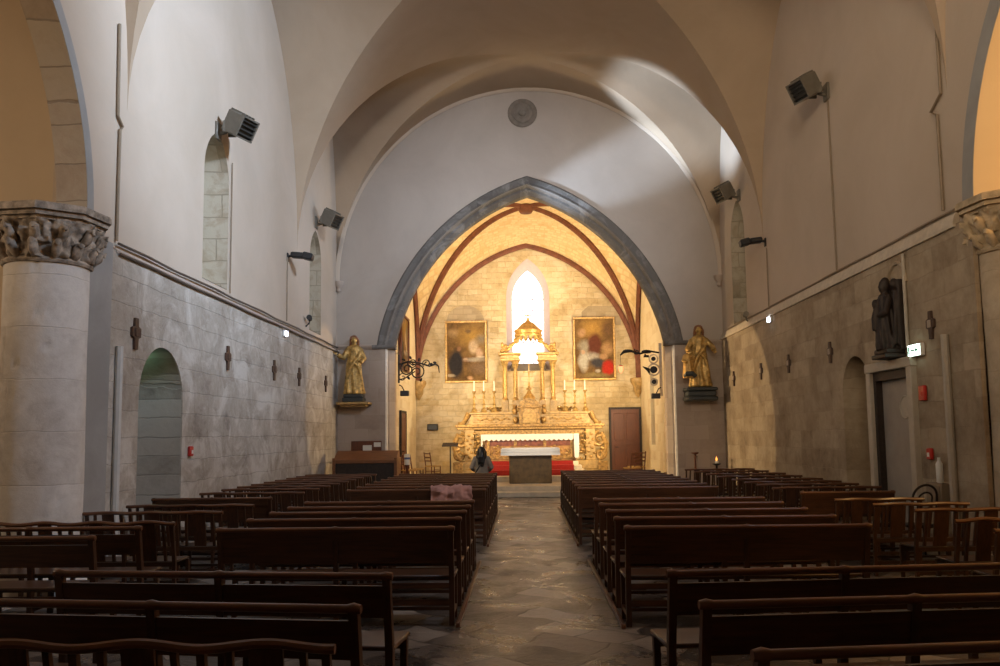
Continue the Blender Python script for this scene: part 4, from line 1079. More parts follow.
straw_chair((3.30, 26.3, ZP), .5, 'brown straw chair in the chancel, nearest the right jamb')
straw_chair((3.55, 27.3, ZP), .5, 'brown straw chair in the chancel, second from the right jamb')

# ================================================================== FITTINGS ON THE ARCH WALL
b = MB()
b.lathe([(.42, 0), (.44, .03), (.40, .06), (.34, .05), (.30, .02), (.28, .05), (.2, .07), (.17, .05), (.11, .04), (.1, .09), (.03, .10)], n=32)
o = b.done('round_vent', 'vent', None, (AC - .10, YA - .0, 11.34)); o.rotation_euler = (PI / 2, 0, 0); tag(o, 'round dark ringed vent high above the chancel arch', 'vent')

def robed(name, loc, rz, label, sc, mats, left_arm, right_arm, head_tilt=0, child=False, face='gold', hairm=None):
    """carved standing figure: robe with folds, arms, neck, head with face, hair, hands"""
    t = thing(name, label, 'statue', loc, rz)
    b = MB()
    def folds(r, a, z):
        k = max(0, 1 - z / 1.25)
        f = math.cos(9 * a + 1.6 * math.sin(z * 3.1)) * .10 * (.35 + k) + math.cos(5 * a - z * 4) * .06
        return r * (1 + f)
    b.lathe([(.24, 0), (.255, .04), (.235, .2), (.215, .45), (.195, .7), (.185, .85), (.165, .98), (.165, 1.06), (.18, 1.16), (.19, 1.27), (.165, 1.34), (.08, 1.39), (.055, 1.42)], n=64, rad=folds, sy=.72)
    b.tube([(-.20, -.06, .15), (-.16, -.12, .5), (-.05, -.15, .8), (.10, -.13, 1.0), (.17, -.02, 1.25)], [.05, .06, .055, .05, .05], 8)
    b.tube([(.20, -.05, .1), (.19, -.09, .4), (.15, -.13, .7), (.0, -.15, .92)], [.06, .05, .04, .04], 8)
    for arm in (left_arm, right_arm):
        sh, el, wr_ = V(arm[0]), V(arm[1]), V(arm[2])
        b.tube([sh, sh.lerp(el, .5), el, el.lerp(wr_, .6), wr_], [.075, .075, .075, .07, .06], 10)
        d = (wr_ - el).normalized()
        b.ball(wr_ + d * .06, (.035, .022, .045)); s_ = d.orthogonal().normalized()
        for k in range(4): b.tube([wr_ + d * .08 + s_ * (.02 * (k - 1.5)), wr_ + d * (.15 + .012 * (k % 2)) + s_ * (.024 * (k - 1.5))], [.011, .009], 6)
        b.tube([wr_ + d * .04 + s_ * .03, wr_ + d * .09 + s_ * .06], [.012, .009], 6)
    R = Matrix.Rotation(head_tilt, 3, 'Y')
    hc = V((0, -.02, 1.53)); 
    b.tube([(0, 0, 1.36), hc - V((0, -.01, .06))], [.055, .05], 8)
    b.ball(hc, (.078, .092, .108), R)
    b.ball(hc + R @ V((0, -.085, -.015)), (.014, .022, .026), R, 8); b.ball(hc + R @ V((0, -.06, -.085)), (.035, .03, .025), R, 8)
    for s in (-1, 1):
        b.ball(hc + R @ V((s * .03, -.078, .018)), (.016, .012, .009), R, 6); b.ball(hc + R @ V((s * .079, 0, -.005)), (.012, .02, .03), R, 6)
    b.ball(hc + R @ V((0, -.082, -.052)), (.022, .012, .008), R, 6)
    o = b.done('carved_body', mats[0], t); fuse(o, .014, 2)
    b = MB()
    b.ball(hc + R @ V((0, .025, .025)), (.092, .098, .105), R); 
    for s in (-1, 1): b.tube([hc + R @ V((s * .075, .0, .06)), hc + R @ V((s * .098, .03, -.04)), V((s * .10, .04, 1.36)), V((s * .09, .06, 1.25))], [.03, .038, .035, .02], 7)
    for k in range(10):
        a = PI * k / 9; b.ball(hc + R @ V((.085 * math.cos(a), -.045, .05 + .065 * math.sin(a))), .024, R, 6)
    o = b.done('hair', mats[1], t); fuse(o, .014, 1)
    t.scale = (sc * 1.1, sc, sc)
    return t
# left statue on its bracket
t = robed('gilded_statue', (-4.86, YA - .34, 3.0), .12, 'gilded robed statue with long hair and one arm held out on the left bracket', 1.02, ('gold_dull', 'wood_console'),
          ((-.15, 0, 1.27), (-.27, -.06, 1.02), (-.40, -.14, 1.10)), ((.15, 0, 1.27), (.25, -.05, 1.0), (.17, -.17, .88)), -.22)
t = thing('statue_bracket', 'stone bracket shelf with a small plinth under the left statue', 'bracket', (-4.86, YA - .0, 2.70))
b = MB(); b.bb(-.46, .46, -.62, 0, .0, .07, .015); b.bb(-.36, .36, -.5, 0, -.06, 0, .015); b.done('shelf', 'altar_stone', t)
b = MB(); b.bb(-.30, .30, -.56, -.1, .07, .2, .02); b.bb(-.27, .27, -.53, -.13, .2, .30, .02); b.done('plinth', 'statue_base', t)
# right statue: adult with a child at its side
t = robed('gilded_statue', (5.02, YA - .36, 3.08), -.12, 'gilded statue of an adult in robes with a child, on the dark plinth at right', 1.06, ('gold_dull', 'wood_console'),
          ((-.15, 0, 1.27), (-.28, -.08, 1.0), (-.20, -.22, .86)), ((.15, 0, 1.27), (.30, -.04, 1.08), (.34, -.2, .96)), -.15)
b = MB()
b.lathe([(.14, .22), (.15, .3), (.13, .5), (.12, .68), (.13, .80), (.11, .86), (.04, .89)], (-.27, -.16, 0), 40, lambda r, a, z: r * (1 + .1 * math.cos(7 * a + z * 6)))
b.ball((-.27, -.18, .98), (.065, .075, .085)); b.ball((-.27, -.25, .97), (.012, .015, .02), None, 6); b.tube([(-.27, -.16, .86), (-.27, -.17, .94)], .04, 8)
b.tube([(-.36, -.16, .82), (-.40, -.22, .68), (-.32, -.3, .64)], [.05, .045, .03], 8); b.tube([(-.18, -.16, .82), (-.14, -.24, .72), (-.2, -.3, .8)], [.05, .045, .03], 8)
o = b.done('child_figure', 'gold', t); fuse(o, .014, 2)
b = MB(); b.tube([(-.12, -.28, .26), (-.2, -.3, .34), (-.32, -.29, .33), (-.38, -.22, .28)], [.05, .07, .07, .04], 8); b.done('blue_drape', 'statue_base', t)
t = thing('statue_plinth', 'dark blue green stepped plinth under the right statue', 'bracket', (5.02, YA, 2.72))
b = MB(); b.bb(-.44, .44, -.64, 0, .24, .34, .03); b.bb(-.40, .40, -.60, 0, .08, .24, .03); b.bb(-.44, .44, -.62, 0, -.04, .08, .03); b.done('plinth_body', 'statue_base', t)

# console, notices, stands in front of the arch wall
t = thing('wooden_console', 'brown wooden console with sloping top against the wall below the left statue', 'console', (-4.22, 22.55, .004))
b = MB(); b.bb(-.80, .80, 0, .62, 0, 1.08, .01); b.done('body', 'wood_black', t)
b = MB(); b.prism([(-.03, 1.08), (.66, 1.08), (.66, 1.40), (.46, 1.40), (-.03, 1.16)], lambda p, d: V((d, p[0], p[1])), -.83, .83); b.done('sloping_lid', 'wood_console', t)
for s in (-1, 1):
    b = MB(); b.bb(s * .78, s * .86, -.05, .68, 0, 1.22, .01); b.done('side_panel', 'wood_console', t)
t = thing('notice_board', 'dark notice board with two white papers below the left statue', 'board', (-4.55, YA - .02, 1.42))
b = MB(); b.bb(-.44, .44, -.05, 0, -.24, .24, .01); b.done('board', 'wood_red', t)
b = MB(); b.bb(-.10, .16, -.058, -.05, -.14, .12); b.done('paper', 'paper', t)
b = MB(); b.bb(.22, .42, -.058, -.05, .07, .20); b.done('paper', 'paper', t)
t = thing('candle_stand', 'thin dark stand by the left jamb of the chancel arch', 'stand', (-4.02, YA - .55, .004))
b = MB(); b.lathe([(.16, 0), (.15, .03), (.03, .05), (.02, .08), (.02, 1.32)], n=12); b.done('pole', 'iron', t)
b = MB(); b.lathe([(.02, 1.30), (.09, 1.34), (.10, 1.36), (.02, 1.37)], n=12); b.done('dish', 'iron', t)
t = thing('paschal_candle', 'white candle with blue band on a red brown stand left in the chancel', 'candle', (-3.48, 25.35, ZP))
b = MB(); b.lathe([(.15, 0), (.14, .04), (.05, .08), (.06, .3), (.04, .5), (.07, .64), (.02, .65)], n=14); b.done('stand', 'wood_red', t)
b = MB(); b.lathe([(.09, .64), (.09, .95), (.088, .96)], n=14); b.done('wax', 'candle', t)
M['blue'] = plain('blue wax band', (.12, .16, .35), .5)
b = MB(); b.lathe([(.0925, .80), (.0925, .86)], n=14); b.done('band', 'blue', t)
t = thing('candle_stand', 'thin dark stand below the right statue', 'stand', (4.78, YA - .5, .004))
b = MB(); b.lathe([(.16, 0), (.15, .03), (.03, .05), (.025, .08), (.03, 1.20)], n=12); b.done('pole', 'wood_red', t)
b = MB(); b.lathe([(.03, 1.17), (.10, 1.2), (.10, 1.23), (.03, 1.24)], n=12); b.done('dish', 'wood_red', t)
t = thing('votive_candle', 'small burning candle on a low stand below the right statue', 'candle', (5.35, YA - .6, .004))
b = MB(); b.lathe([(.16, 0), (.15, .03), (.03, .05), (.03, .86), (.12, .9), (.12, .92), (.02, .925)], n=12); b.done('stand', 'iron', t)
b = MB(); b.lathe([(.05, .92), (.05, .99), (.01, .995)], n=10); b.done('wax', 'candle', t)
b = MB(); b.lathe([(.006, .995), (.026, 1.02), (.024, 1.05), (.008, 1.10), (.002, 1.12)], n=10); b.done('flame', 'flame', t)

# ================================================================== SIDE WALL FITTINGS
def wallcross(side, y, label, first={}):
    loc = ((XL + .055) if side < 0 else (XR - .055), y, 3.25)
    rz = PI / 2 if side < 0 else -PI / 2
    if side in first: return dup(first[side], loc, rz, label)
    t = thing('wall_cross', label, 'cross', loc, rz, 'crosses on the nave walls'); first[side] = t
    t.scale = (1, 1, 1) if side < 0 else (.84, 1, .9)
    b = MB(); outl = [(-.045, -.24), (.045, -.24), (.055, -.085), (.13, -.06), (.13, .06), (.055, .085), (.045, .20), (-.045, .20), (-.055, .085), (-.13, .06), (-.13, -.06), (-.055, -.085)]
    b.prism(outl, lambda p, d: V((p[0], d, p[1])), -.035, 0); b.done('cross_body', 'cross_wood', t)
    b = MB(); b.bb(-.06, .06, -.05, -.035, -.06, .06, .008); b.done('plaque', 'cross_wood' if side < 0 else 'pier_stone', t)
    return t
for i, y in enumerate((11.6, 15.3, 18.2, 20.25, 23.0)):
    wallcross(-1, y, ['small brown cross above the arched niche in the left wall', 'brown cross on the left wall, second from the arched niche', 'brown cross on the left wall, third from the arched niche', 'brown cross on the left wall, fourth from the arched niche', 'brown cross on the left wall closest to the gilded statue'][i])
for i, y in enumerate((12.0, 15.95, 18.45, 20.6, 23.25)):
    wallcross(1, y, ['small dark cross on the right wall between exit sign and pipe', 'dark cross on the right wall just past the arched niche', 'dark cross on the right wall, second past the arched niche', 'dark cross on the right wall, third past the arched niche', 'dark cross on the right wall closest to the statue with child'][i])

# conduits and pipes
def pipe(pts, r, mat, label, name='conduit'):
    b = MB(); b.tube(pts, r, 8); return tag(b.done(name, mat), label, 'pipe')
pipe([(XL + .10, 11.08, .01), (XL + .10, 11.08, 3.0)], .05, 'pipe', 'thick grey white vertical pipe on the left wall beside the column', 'wall_pipe')
pipe([(XR - .10, 11.58, .01), (XR - .10, 11.58, 3.05)], .052, 'pipe_right', 'thick sand coloured vertical pipe on the right wall', 'wall_pipe')
pipe([(XR - .085, 12.72, 2.98), (XR - .085, 12.72, 4.40)], .025, 'pipe_right', 'thin pale conduit rising from the door to the ledge on the right wall')
pipe([(XL + .03, 11.05, 4.42), (XL + .03, 11.05, 5.95), (XL + .03, 11.12, 6.02), (XL + .03, 10.98, 6.12), (XL + .03, 10.95, 7.4)], .022, 'pipe_tan', 'thin kinked conduit on the left plaster above the column')
pipe([(XR - .03, 11.55, 4.75), (XR - .03, 11.55, 6.1), (XR - .03, 11.72, 6.2), (XR - .03, 11.42, 6.35), (XR - .03, 11.42, 7.8)], .022, 'pipe_tan', 'thin kinked conduit on the right plaster above the column')
pipe([(XR - .02, 15.55, 4.68), (XR - .02, 15.58, 7.94)], .018, 'pipe_tan', 'straight thin cable below the near right floodlight')
pipe([(XL + .02, 15.5, 4.46), (XL + .02, 15.5, 6.95)], .012, 'pipe_tan', 'straight thin cable beside the near left lancet window')
pipe([(XL + .02, 19.3, 4.46), (XL + .02, 19.3, 5.95)], .014, 'pipe_tan', 'straight thin cable below the left black spotlight')
pipe([(XR - .02, 19.9, 4.65), (XR - .02, 19.9, 6.1)], .014, 'pipe_tan', 'straight thin cable below the right black spotlight')
b = MB(); b.tube([(XL + .06, 11.05 + i * .9, DADO_L + .10 + .012 * math.sin(i * 2.1)) for i in range(16)], .020, 7); tag(b.done('ledge_cable', 'cable'), 'dark cable bundle along the ledge of the left wall', 'cable')
b = MB(); b.tube([(XL + .085, 11.05 + i * .9, DADO_L - .04 + .008 * math.sin(i * 1.7)) for i in range(16)], .018, 7); tag(b.done('ledge_cable', 'cable'), 'dark cable running just under the ledge of the left wall', 'cable')
b = MB(); b.tube([(XR - .05, 11.2 + i * .9, DADO_R + .19 + .008 * math.sin(i * 1.7)) for i in range(15)], .020, 7); tag(b.done('ledge_cable', 'pipe_tan'), 'thin brown cable along the ledge of the right wall', 'cable')

# floodlights
def floodlight(loc, rz, label, first={}):
    zs_ = 1 if rz == 0 else -1
    if zs_ in first: return dup(first[zs_], loc, rz, label)
    t = thing('floodlight', label, 'floodlight', loc, rz, 'floodlights high on the nave walls'); first[zs_] = t
    b = MB(); b.bb(0, .05, -.11, .11, -.16, .16, .01); b.done('wall_plate', 'lamp_grey', t)
    b = MB(); b.tube([(.03, 0, -.05), (.16, 0, -.02), (.24, -.02, .06)], .04, 8); b.bb(.16, .30, -.16, -.12, -.06, .14); b.bb(.16, .30, .12, .16, -.06, .14); b.done('yoke', 'lamp_grey', t)
    R = Matrix.Rotation(-.35 * zs_, 3, 'Z') @ Matrix.Rotation(.50, 3, 'Y')
    c = V((.40, 0, .10))
    b = MB(); b.box(c, (.34, .44, .40), R, .02)
    for sg in (-1, 1): b.box(c + R @ V((.19, sg * .205, 0)), (.07, .03, .40), R)
    for sg in (-1, 1): b.box(c + R @ V((.19, 0, sg * .185)), (.07, .40, .03), R)
    h = b.done('housing', 'lamp_grey', t)
    b = MB()
    b.box(c + R @ V((.172, 0, 0)), (.01, .40, .36), R)
    for k in range(4): b.box(c + R @ V((.195, 0, -.12 + .08 * k)), (.05, .39, .012), R @ Matrix.Rotation(.5, 3, 'Y'))
    b.done('louvres', 'lamp_dark', h)
    b = MB()
    for k in range(5): b.box(c + R @ V((-.02, -.17 + .085 * k, .215)), (.26, .02, .04), R)
    b.done('fins', 'lamp_grey', h)
    b = MB(); b.tube([c + R @ V((-.1, 0, .15)), c + R @ V((-.08, 0, .2)), c + R @ V((.0, 0, .2)), c + R @ V((.02, 0, .15))], .014, 6); b.done('handle', 'lamp_dark', t)
    return t
floodlight((XL, 14.72, 7.28), 0, 'grey box floodlight above the near lancet window on the left wall')
floodlight((XL, 22.0, 7.45), 0, 'grey box floodlight above the far lancet window on the left wall')
o = floodlight((XR, 15.62, 8.12), PI, 'grey box floodlight alone high on the right wall')
o = floodlight((XR, 22.2, 8.02), PI, 'grey box floodlight above the tall lancet window on the right wall')
# black column spotlights
def blackspot(loc, rz, label, first=[]):
    if first: return dup(first[0], loc, rz, label)
    t = thing('black_spotlight', label, 'spotlight', loc, rz, 'black spotlights above the ledges'); first.append(t)
    b = MB(); b.bb(0, .03, -.06, .06, -.12, .08, .008); b.tube([(.02, 0, 0), (.12, 0, .02)], .03, 8); b.done('wall_bracket', 'black', t)
    b = MB(); b.box((.24, 0, .02), (.30, .22, .13), Matrix.Rotation(.10, 3, 'Y'), .03); b.box((.49, -.02, -.015), (.24, .26, .16), Matrix.Rotation(.25, 3, 'Y'), .03); b.done('twin_heads', 'black', t)
    return t
blackspot((XL, 19.35, 5.98), 0, 'black twin spotlight on the left wall between the two windows')
blackspot((XR, 20.0, 6.28), PI, 'black twin spotlight on the right wall beside the tall window')
# emergency lamps
def emerg(loc, rz, label, first=[]):
    if first: return dup(first[0], loc, rz, label)
    t = thing('emergency_lamp', label, 'lamp', loc, rz, 'small lit emergency lamps under the ledges'); first.append(t)
    b = MB(); b.bb(-.10, .10, -.05, 0, -.07, .07, .012); b.done('case', 'white', t)
    b = MB(); b.bb(-.085, .085, -.075, -.05, -.055, .055, .02); b.done('lit_lens', 'glow_white', t)
    return t
emerg((XL + .055, 18.95, 4.12), PI / 2, 'small glowing white emergency lamp under the left ledge')
emerg((XR - .055, 19.65, 4.36), -PI / 2, 'small glowing white emergency lamp under the right ledge')
# little bracket spots at the far ends of the ledges
for s, y, lab in ((-1, 21.0, 'small black bracket lamp on the left ledge before the far window'), (1, 21.6, 'small grey bracket lamp on the right ledge below the tall window')):
    x = XL if s < 0 else XR
    b = MB(); b.tube([(x - s * .02, y, 4.55), (x - s * .10, y, 4.62), (x - s * .12, y, 4.72)], .02, 6); b.cyl((x - s * .12, y + .02, 4.74), (x - s * .14, y - .14, 4.76), .06, .07, 10)
    tag(b.done('bracket_lamp', 'black' if s < 0 else 'lamp_grey'), lab, 'lamp')

# right door with its portal
t = bpy.data.objects.new('door_3', None); COL.objects.link(t); t.location = (XR, 13.38, .02); t.rotation_euler = (0, 0, -PI / 2); t['kind'] = 'structure'; t['label'] = 'grey door in a dark frame with pale portal in the right wall'; t['category'] = 'door'
b = MB()
for s in (-1, 1): b.bb(s * .66, s * .82, -.14, .1, 0, 2.72, .01)
b.bb(-.84, .84, -.15, .1, 2.68, 2.83, .012); b.done('portal', 'pipe_right', t)
b = MB()
for s in (-1, 1): b.bb(s * .56, s * .66, -.08, .3, 0, 2.68)
b.bb(-.56, .56, -.08, .3, 2.54, 2.68); b.done('door_frame', 'wood_black', t)
b = MB(); b.bb(-.56, .56, .02, .07, 0, 2.54); b.done('door_leaf', 'door_grey', t)
b = MB(); b.tube([(.25 + .17 * math.cos(a), .012, 2.1 + .17 * math.sin(a)) for a in [2 * PI * k / 28 for k in range(29)]], .012, 6); b.cyl((.25, .022, 2.1), (.25, .012, 2.1), .16, None, 24); b.done('round_plate', 'pipe_right', t)
# exit sign above the portal
t = thing('exit_sign', 'small lit green and white exit sign above the grey door', 'sign', (XR - .06, 12.42, 2.92), -PI / 2)
b = MB(); b.bb(-.19, .19, -.07, 0, -.09, .09, .01); b.done('case', 'white', t)
b = MB(); b.bb(-.18, .18, -.08, -.07, -.08, .08); b.done('lit_panel', 'glow_green', t)
b = MB(); b.bb(-.165, -.12, -.084, -.08, -.05, .06); b.bb(-.10, .10, -.084, -.08, -.012, .012); b.prism([(.06, -.05), (.13, 0), (.06, .05)], lambda p, d: V((p[0], d, p[1])), -.084, -.08)
b.done('arrow_mark', 'green', t)
# red alarm boxes
for (x, y, z, rz, lab) in ((XR - .06, 12.33, 2.28, -PI / 2, 'red wall box beside the grey door, upper one'), (XR - .06, 12.22, 1.42, -PI / 2, 'red alarm box beside the grey door, lower one'), (XL + .06, 13.62, 1.56, PI / 2, 'small red alarm box beside the left arched niche')):
    t = thing('alarm_box', lab, 'alarm', (x, y, z), rz, 'red alarm boxes on the walls')
    k = 1.35 if z > 2 else 1
    b = MB(); b.bb(-.065 * k, .065 * k, -.05, 0, -.07 * k, .09 * k, .012); b.done('case', 'red', t)
    b = MB(); b.bb(-.03, .03, -.056, -.05, -.03, .03); b.done('button', 'white' if z < 2 else 'red', t)
t = thing('wall_cabinet', 'low grey box on the right wall beside the sand coloured pipe', 'cabinet', (XR - .06, 11.98, .86), -PI / 2)
b = MB(); b.bb(-.22, .22, -.12, 0, -.18, .18, .012); b.done('case', 'pipe_tan', t)
b = MB(); b.bb(-.19, .19, -.13, -.12, -.15, .15, .008); b.done('lid', 'pipe_tan', t)
b = MB(); b.lathe([(.03, -.16), (.045, -.14), (.045, .1), (.02, .15), (.02, .19)], n=12); o = b.done('spray_bottle', ('white'), None, (XR - .22, 12.25, 1.06)); 
tag(o, 'slim white bottle on the grey wall box by the door', 'bottle'); o.location = (XR - .12, 11.90, 1.2)
# bentwood chair by the door
t = thing('bentwood_chair', 'dark bentwood chair with hooped back beside the grey door', 'chair', (5.40, 12.0, .004), .1)
b = MB(); b.lathe([(.2, .44), (.21, .46), (.2, .48)], n=20); b.done('seat', 'wood_black', t)
b = MB()
for (r_, zt, th) in ((.17, 1.02, .016), (.10, .92, .012)):
    b.tube([(-r_ * .95, -.12, .46), (-r_, -.16, .65)] + [(-r_ * math.cos(PI * k / 16), -.19 - .05 * math.sin(PI * k / 16), zt - r_ + r_ * math.sin(PI * k / 16)) for k in range(17)] + [(r_, -.16, .65), (r_ * .95, -.12, .46)], th, 8)
b.done("hoop_back", 'wood_black', t)
for (x, y) in ((-.15, -.15), (.15, -.15), (-.16, .15), (.16, .15)):
    b = MB(); b.tube([(x, y, .45), (x * 1.15, y * 1.2, 0)], [.018, .013], 8); b.done('leg', 'wood_black', t)

# dark carved statue above the door
t = thing('carved_statue', 'dark wooden carved statue group above the grey door on the right wall', 'statue', (XR - .05, 13.10, 2.86), -PI / 2); t.scale = (.60, .8, 1.06)
b = MB()
fo = lambda r, a, z: r * (1 + .12 * math.cos(9 * a + z * 5) + .07 * math.cos(4 * a - z * 7))
b.lathe([(.30, .12), (.31, .2), (.27, .4), (.25, .55), (.22, .68), (.21, .8), (.16, .92), (.06, .98)], (0, -.2, 0), 48, fo, 1, .7)
b.ball((.02, -.24, 1.05), (.08, .09, .105)); b.ball((.02, -.325, 1.04), (.014, .02, .025), None, 6); b.ball((.02, -.2, 1.08), (.10, .10, .11)); b.tube([(0, -.2, .92), (.02, -.22, 1.0)], .05, 8)
b.tube([(.2, -.2, .85), (.28, -.3, .66), (.12, -.4, .62)], [.075, .065, .045], 8); b.tube([(-.2, -.2, .85), (-.30, -.28, .66), (-.16, -.4, .56)], [.075, .065, .045], 8)
b.tube([(-.12, -.36, .42), (-.1, -.38, .6), (-.08, -.36, .72)], [.09, .08, .06], 8); b.ball((-.08, -.38, .80), (.06, .065, .075))
b.tube([(.3, -.15, .2), (.38, -.15, .5), (.36, -.12, .8), (.26, -.1, 1.0)], [.06, .05, .06, .05], 8); b.tube([(-.3, -.15, .2), (-.38, -.15, .5), (-.36, -.12, .8), (-.26, -.1, 1.0)], [.06, .05, .06, .05], 8)
b.ball((.34, -.14, 1.06), .08); b.ball((-.34, -.14, 1.06), .08); b.bb(-.44, .44, -.10, 0, .1, 1.12)
o = b.done('carved_group', 'wood_black', t); fuse(o, .018, 1)
b = MB(); b.bb(-.42, .42, -.40, 0, .0, .06, .01); b.bb(-.38, .38, -.36, 0, .06, .14, .02); b.done('base', 'wood_black', t)
# shallow arched niche line behind it
b = MB()
pts = [(XR - .06, 13.02 + .32 * math.cos(a), 3.98 + .34 * math.sin(a)) for a in [PI * k / 16 for k in range(17)]]
b.tube(pts, .03, 6); struct(b.done('trim_11', 'dado_right'), 'rounded stone moulding above the dark carved statue', 'trim')

# ================================================================== THE WOMAN
t = thing('person', 'woman with long black hair in a grey beige jacket seen from behind before the altar', 'person', (-1.10, 22.0, .004))
SK = 1.475 / 1.66
b = MB()
# one continuous body: legs, pelvis, torso, neck, head, arms, hands
for s in (-1, 1):
    b.tube([(s * .09, 0, .86), (s * .095, .01, .66), (s * .095, .01, .48), (s * .095, -.01, .26), (s * .095, -.02, .08)], [.085, .075, .055, .052, .036], 12)
    b.tube([(s * .095, -.05, .045), (s * .105, .06, .04), (s * .115, .16, .03)], [.042, .042, .03], 8)
    sh, el, wr_ = V((s * .18, -.01, 1.34)), V((s * .27, -.02, 1.08)), V((s * .20, .18, .98))
    b.tube([(s * .08, 0, 1.36), sh, sh.lerp(el, .5), el, el.lerp(wr_, .5), wr_], [.06, .058, .048, .042, .036, .026], 10)
    d = (wr_ - el).normalized(); up = V((0, 0, 1))
    b.box(wr_ + d * .05, (.028, .085, .07), d.to_track_quat('Y', 'Z').to_matrix(), .01)
    q = d.to_track_quat('Y', 'Z').to_matrix()
    for k in range(4):
        p0 = wr_ + q @ V((0, .085, .026 - .0175 * k)); ln = (.066, .074, .068, .052)[k]
        b.tube([p0, p0 + q @ V((-s * .006, ln * .5, 0)), p0 + q @ V((-s * .024, ln, -.004))], [.0085, .008, .006], 6)
    b.tube([wr_ + q @ V((-s * .006, .02, .032)), wr_ + q @ V((-s * .018, .05, .052)), wr_ + q @ V((-s * .024, .08, .054))], [.011, .009, .007], 6)
b.lathe([(.10, .80), (.155, .86), (.16, .93), (.135, 1.04), (.13, 1.1), (.15, 1.22), (.165, 1.32), (.12, 1.39), (.055, 1.42), (.05, 1.46)], n=24, sy=.66)
b.tube([(0, 0, 1.38), (0, .025, 1.47)], [.055, .05], 10)
b.ball((0, .04, 1.545), (.073, .09, .112)); b.ball((0, .132, 1.535), (.013, .02, .024), None, 8); b.ball((0, .10, 1.47), (.035, .03, .022), None, 8)
for s in (-1, 1): b.ball((s * .073, .03, 1.54), (.012, .02, .03), None, 6); b.ball((s * .03, .118, 1.56), (.016, .01, .009), None, 6)
b.ball((0, .122, 1.50), (.023, .012, .008), None, 6)
o = b.done('body', 'skin', t); fuse(o, .0075, 2)
b = MB()
b.lathe([(.20, .74), (.215, .80), (.20, .95), (.185, 1.08), (.195, 1.22), (.20, 1.30), (.165, 1.375), (.085, 1.43), (.08, 1.44)], n=40, sy=.72, rad=lambda r, a, z: r * (1 + .03 * math.cos(6 * a + z * 9)))
for s in (-1, 1):
    sh, el, wr_ = V((s * .17, -.01, 1.33)), V((s * .285, -.03, 1.07)), V((s * .215, .16, .985))
    b.tube([(s * .08, 0, 1.36), sh, sh.lerp(el, .5), el, el.lerp(wr_, .5), wr_], [.08, .088, .078, .074, .062, .05], 12)
o = b.done('jacket', 'jacket', t); fuse(o, .012, 3)
b = MB()
for s in (-1, 1): b.tube([(s * .085, 0, .88), (s * .1, .01, .66), (s * .1, .01, .48), (s * .1, -.01, .26), (s * .1, -.02, .07)], [.11, .095, .078, .072, .068], 14)
o = b.done('trousers', 'trousers', t); fuse(o, .012, 2)
b = MB()
for s in (-1, 1): b.tube([(s * .095, -.06, .04), (s * .105, .06, .045), (s * .115, .17, .034)], [.05, .05, .036], 10)
b.done('shoes', 'black', t)
b = MB()
b.ball((0, .022, 1.565), (.098, .108, .122)); b.tube([(0, -.03, 1.60), (0, -.085, 1.48), (0, -.125, 1.36), (.0, -.14, 1.22), (.0, -.135, 1.12)], [.11, .115, .11, .085, .03], 14)
for s in (-1, 1): b.tube([(s * .06, .02, 1.6), (s * .10, .0, 1.5), (s * .11, -.06, 1.38), (s * .07, -.12, 1.24)], [.05, .055, .05, .025], 10)
rnd = random.Random(5)
for k in range(14):
    x = (rnd.random() - .5) * .18; b.tube([(x, -.10, 1.5), (x * 1.1, -.19, 1.36), (x, -.20, 1.22), (x * .8, -.17, 1.08 + rnd.random() * .06)], [.02, .02, .018, .006], 6)
o = b.done('hair', 'hair', t); fuse(o, .012, 1)
t.scale = (SK, SK, SK)
# shoulder bag worn across the back
t2 = thing('shoulder_bag', 'black shoulder bag with a strap across the back of the woman', 'bag', (-1.10, 22.0, .004))
b = MB()
b.tube([(.10, .10, 1.385), (.12, -.02, 1.42), (.08, -.17, 1.30), (-.06, -.20, 1.10), (-.19, -.16, .90), (-.235, -.10, .80)], .018, 8); b.done('strap', 'bag', t2)
b = MB(); b.box((-.25, -.06, .70), (.10, .26, .22), None, .03); b.box((-.305, -.06, .74), (.012, .24, .12), None, .005); b.done('pouch', 'bag', t2)
t2.scale = (SK, SK, SK)

# ================================================================== LIGHT
def light(name, typ, loc, energy, col, target=None, size=1, sy=None, spot=None, blend=.5, spread=None):
    d = bpy.data.lights.new(name, typ); d.energy = energy; d.color = col
    if typ == 'AREA':
        d.size = size
        if sy: d.shape = 'RECTANGLE'; d.size_y = sy
        if spread: d.spread = spread
    else: d.shadow_soft_size = size
    if typ == 'SPOT': d.spot_size = spot; d.spot_blend = blend
    o = bpy.data.objects.new(name, d); COL.objects.link(o); o.location = loc
    if target is not None: o.rotation_euler = (V(target) - V(loc)).to_track_quat('-Z', 'Y').to_euler()
    return o
WARM = (1, .70, .36); COOL = (.78, .87, 1.0)
# chancel projectors behind the arch, left and right, aimed at the altar and up at the vault
CHW = (1, .75, .42)
light('projector_light', 'SPOT', (AC - AH + .45, 26.0, 3.12), 900, CHW, (1.6, 31.5, 3.6), .12, None, 1.9, .8)
light('projector_light', 'SPOT', (AC + AH - .45, 26.0, 2.95), 1050, CHW, (-.6, 31.5, 3.6), .12, None, 1.9, .8)
light('uplight', 'SPOT', (AC - AH + .5, 26.2, 4.4), 780, CHW, (1.2, 29.0, 9.0), .2, None, 2.2, .8)
light('uplight', 'SPOT', (AC + AH - .5, 26.2, 4.4), 780, CHW, (-.8, 29.0, 9.0), .2, None, 2.2, .8)
# small lamps hidden behind the altar columns
light('altar_lamp', 'POINT', (AX - 1.15, 30.5, 3.0), 22, CHW, None, .08)
light('altar_lamp', 'POINT', (AX + 1.15, 30.5, 3.0), 34, CHW, None, .08)
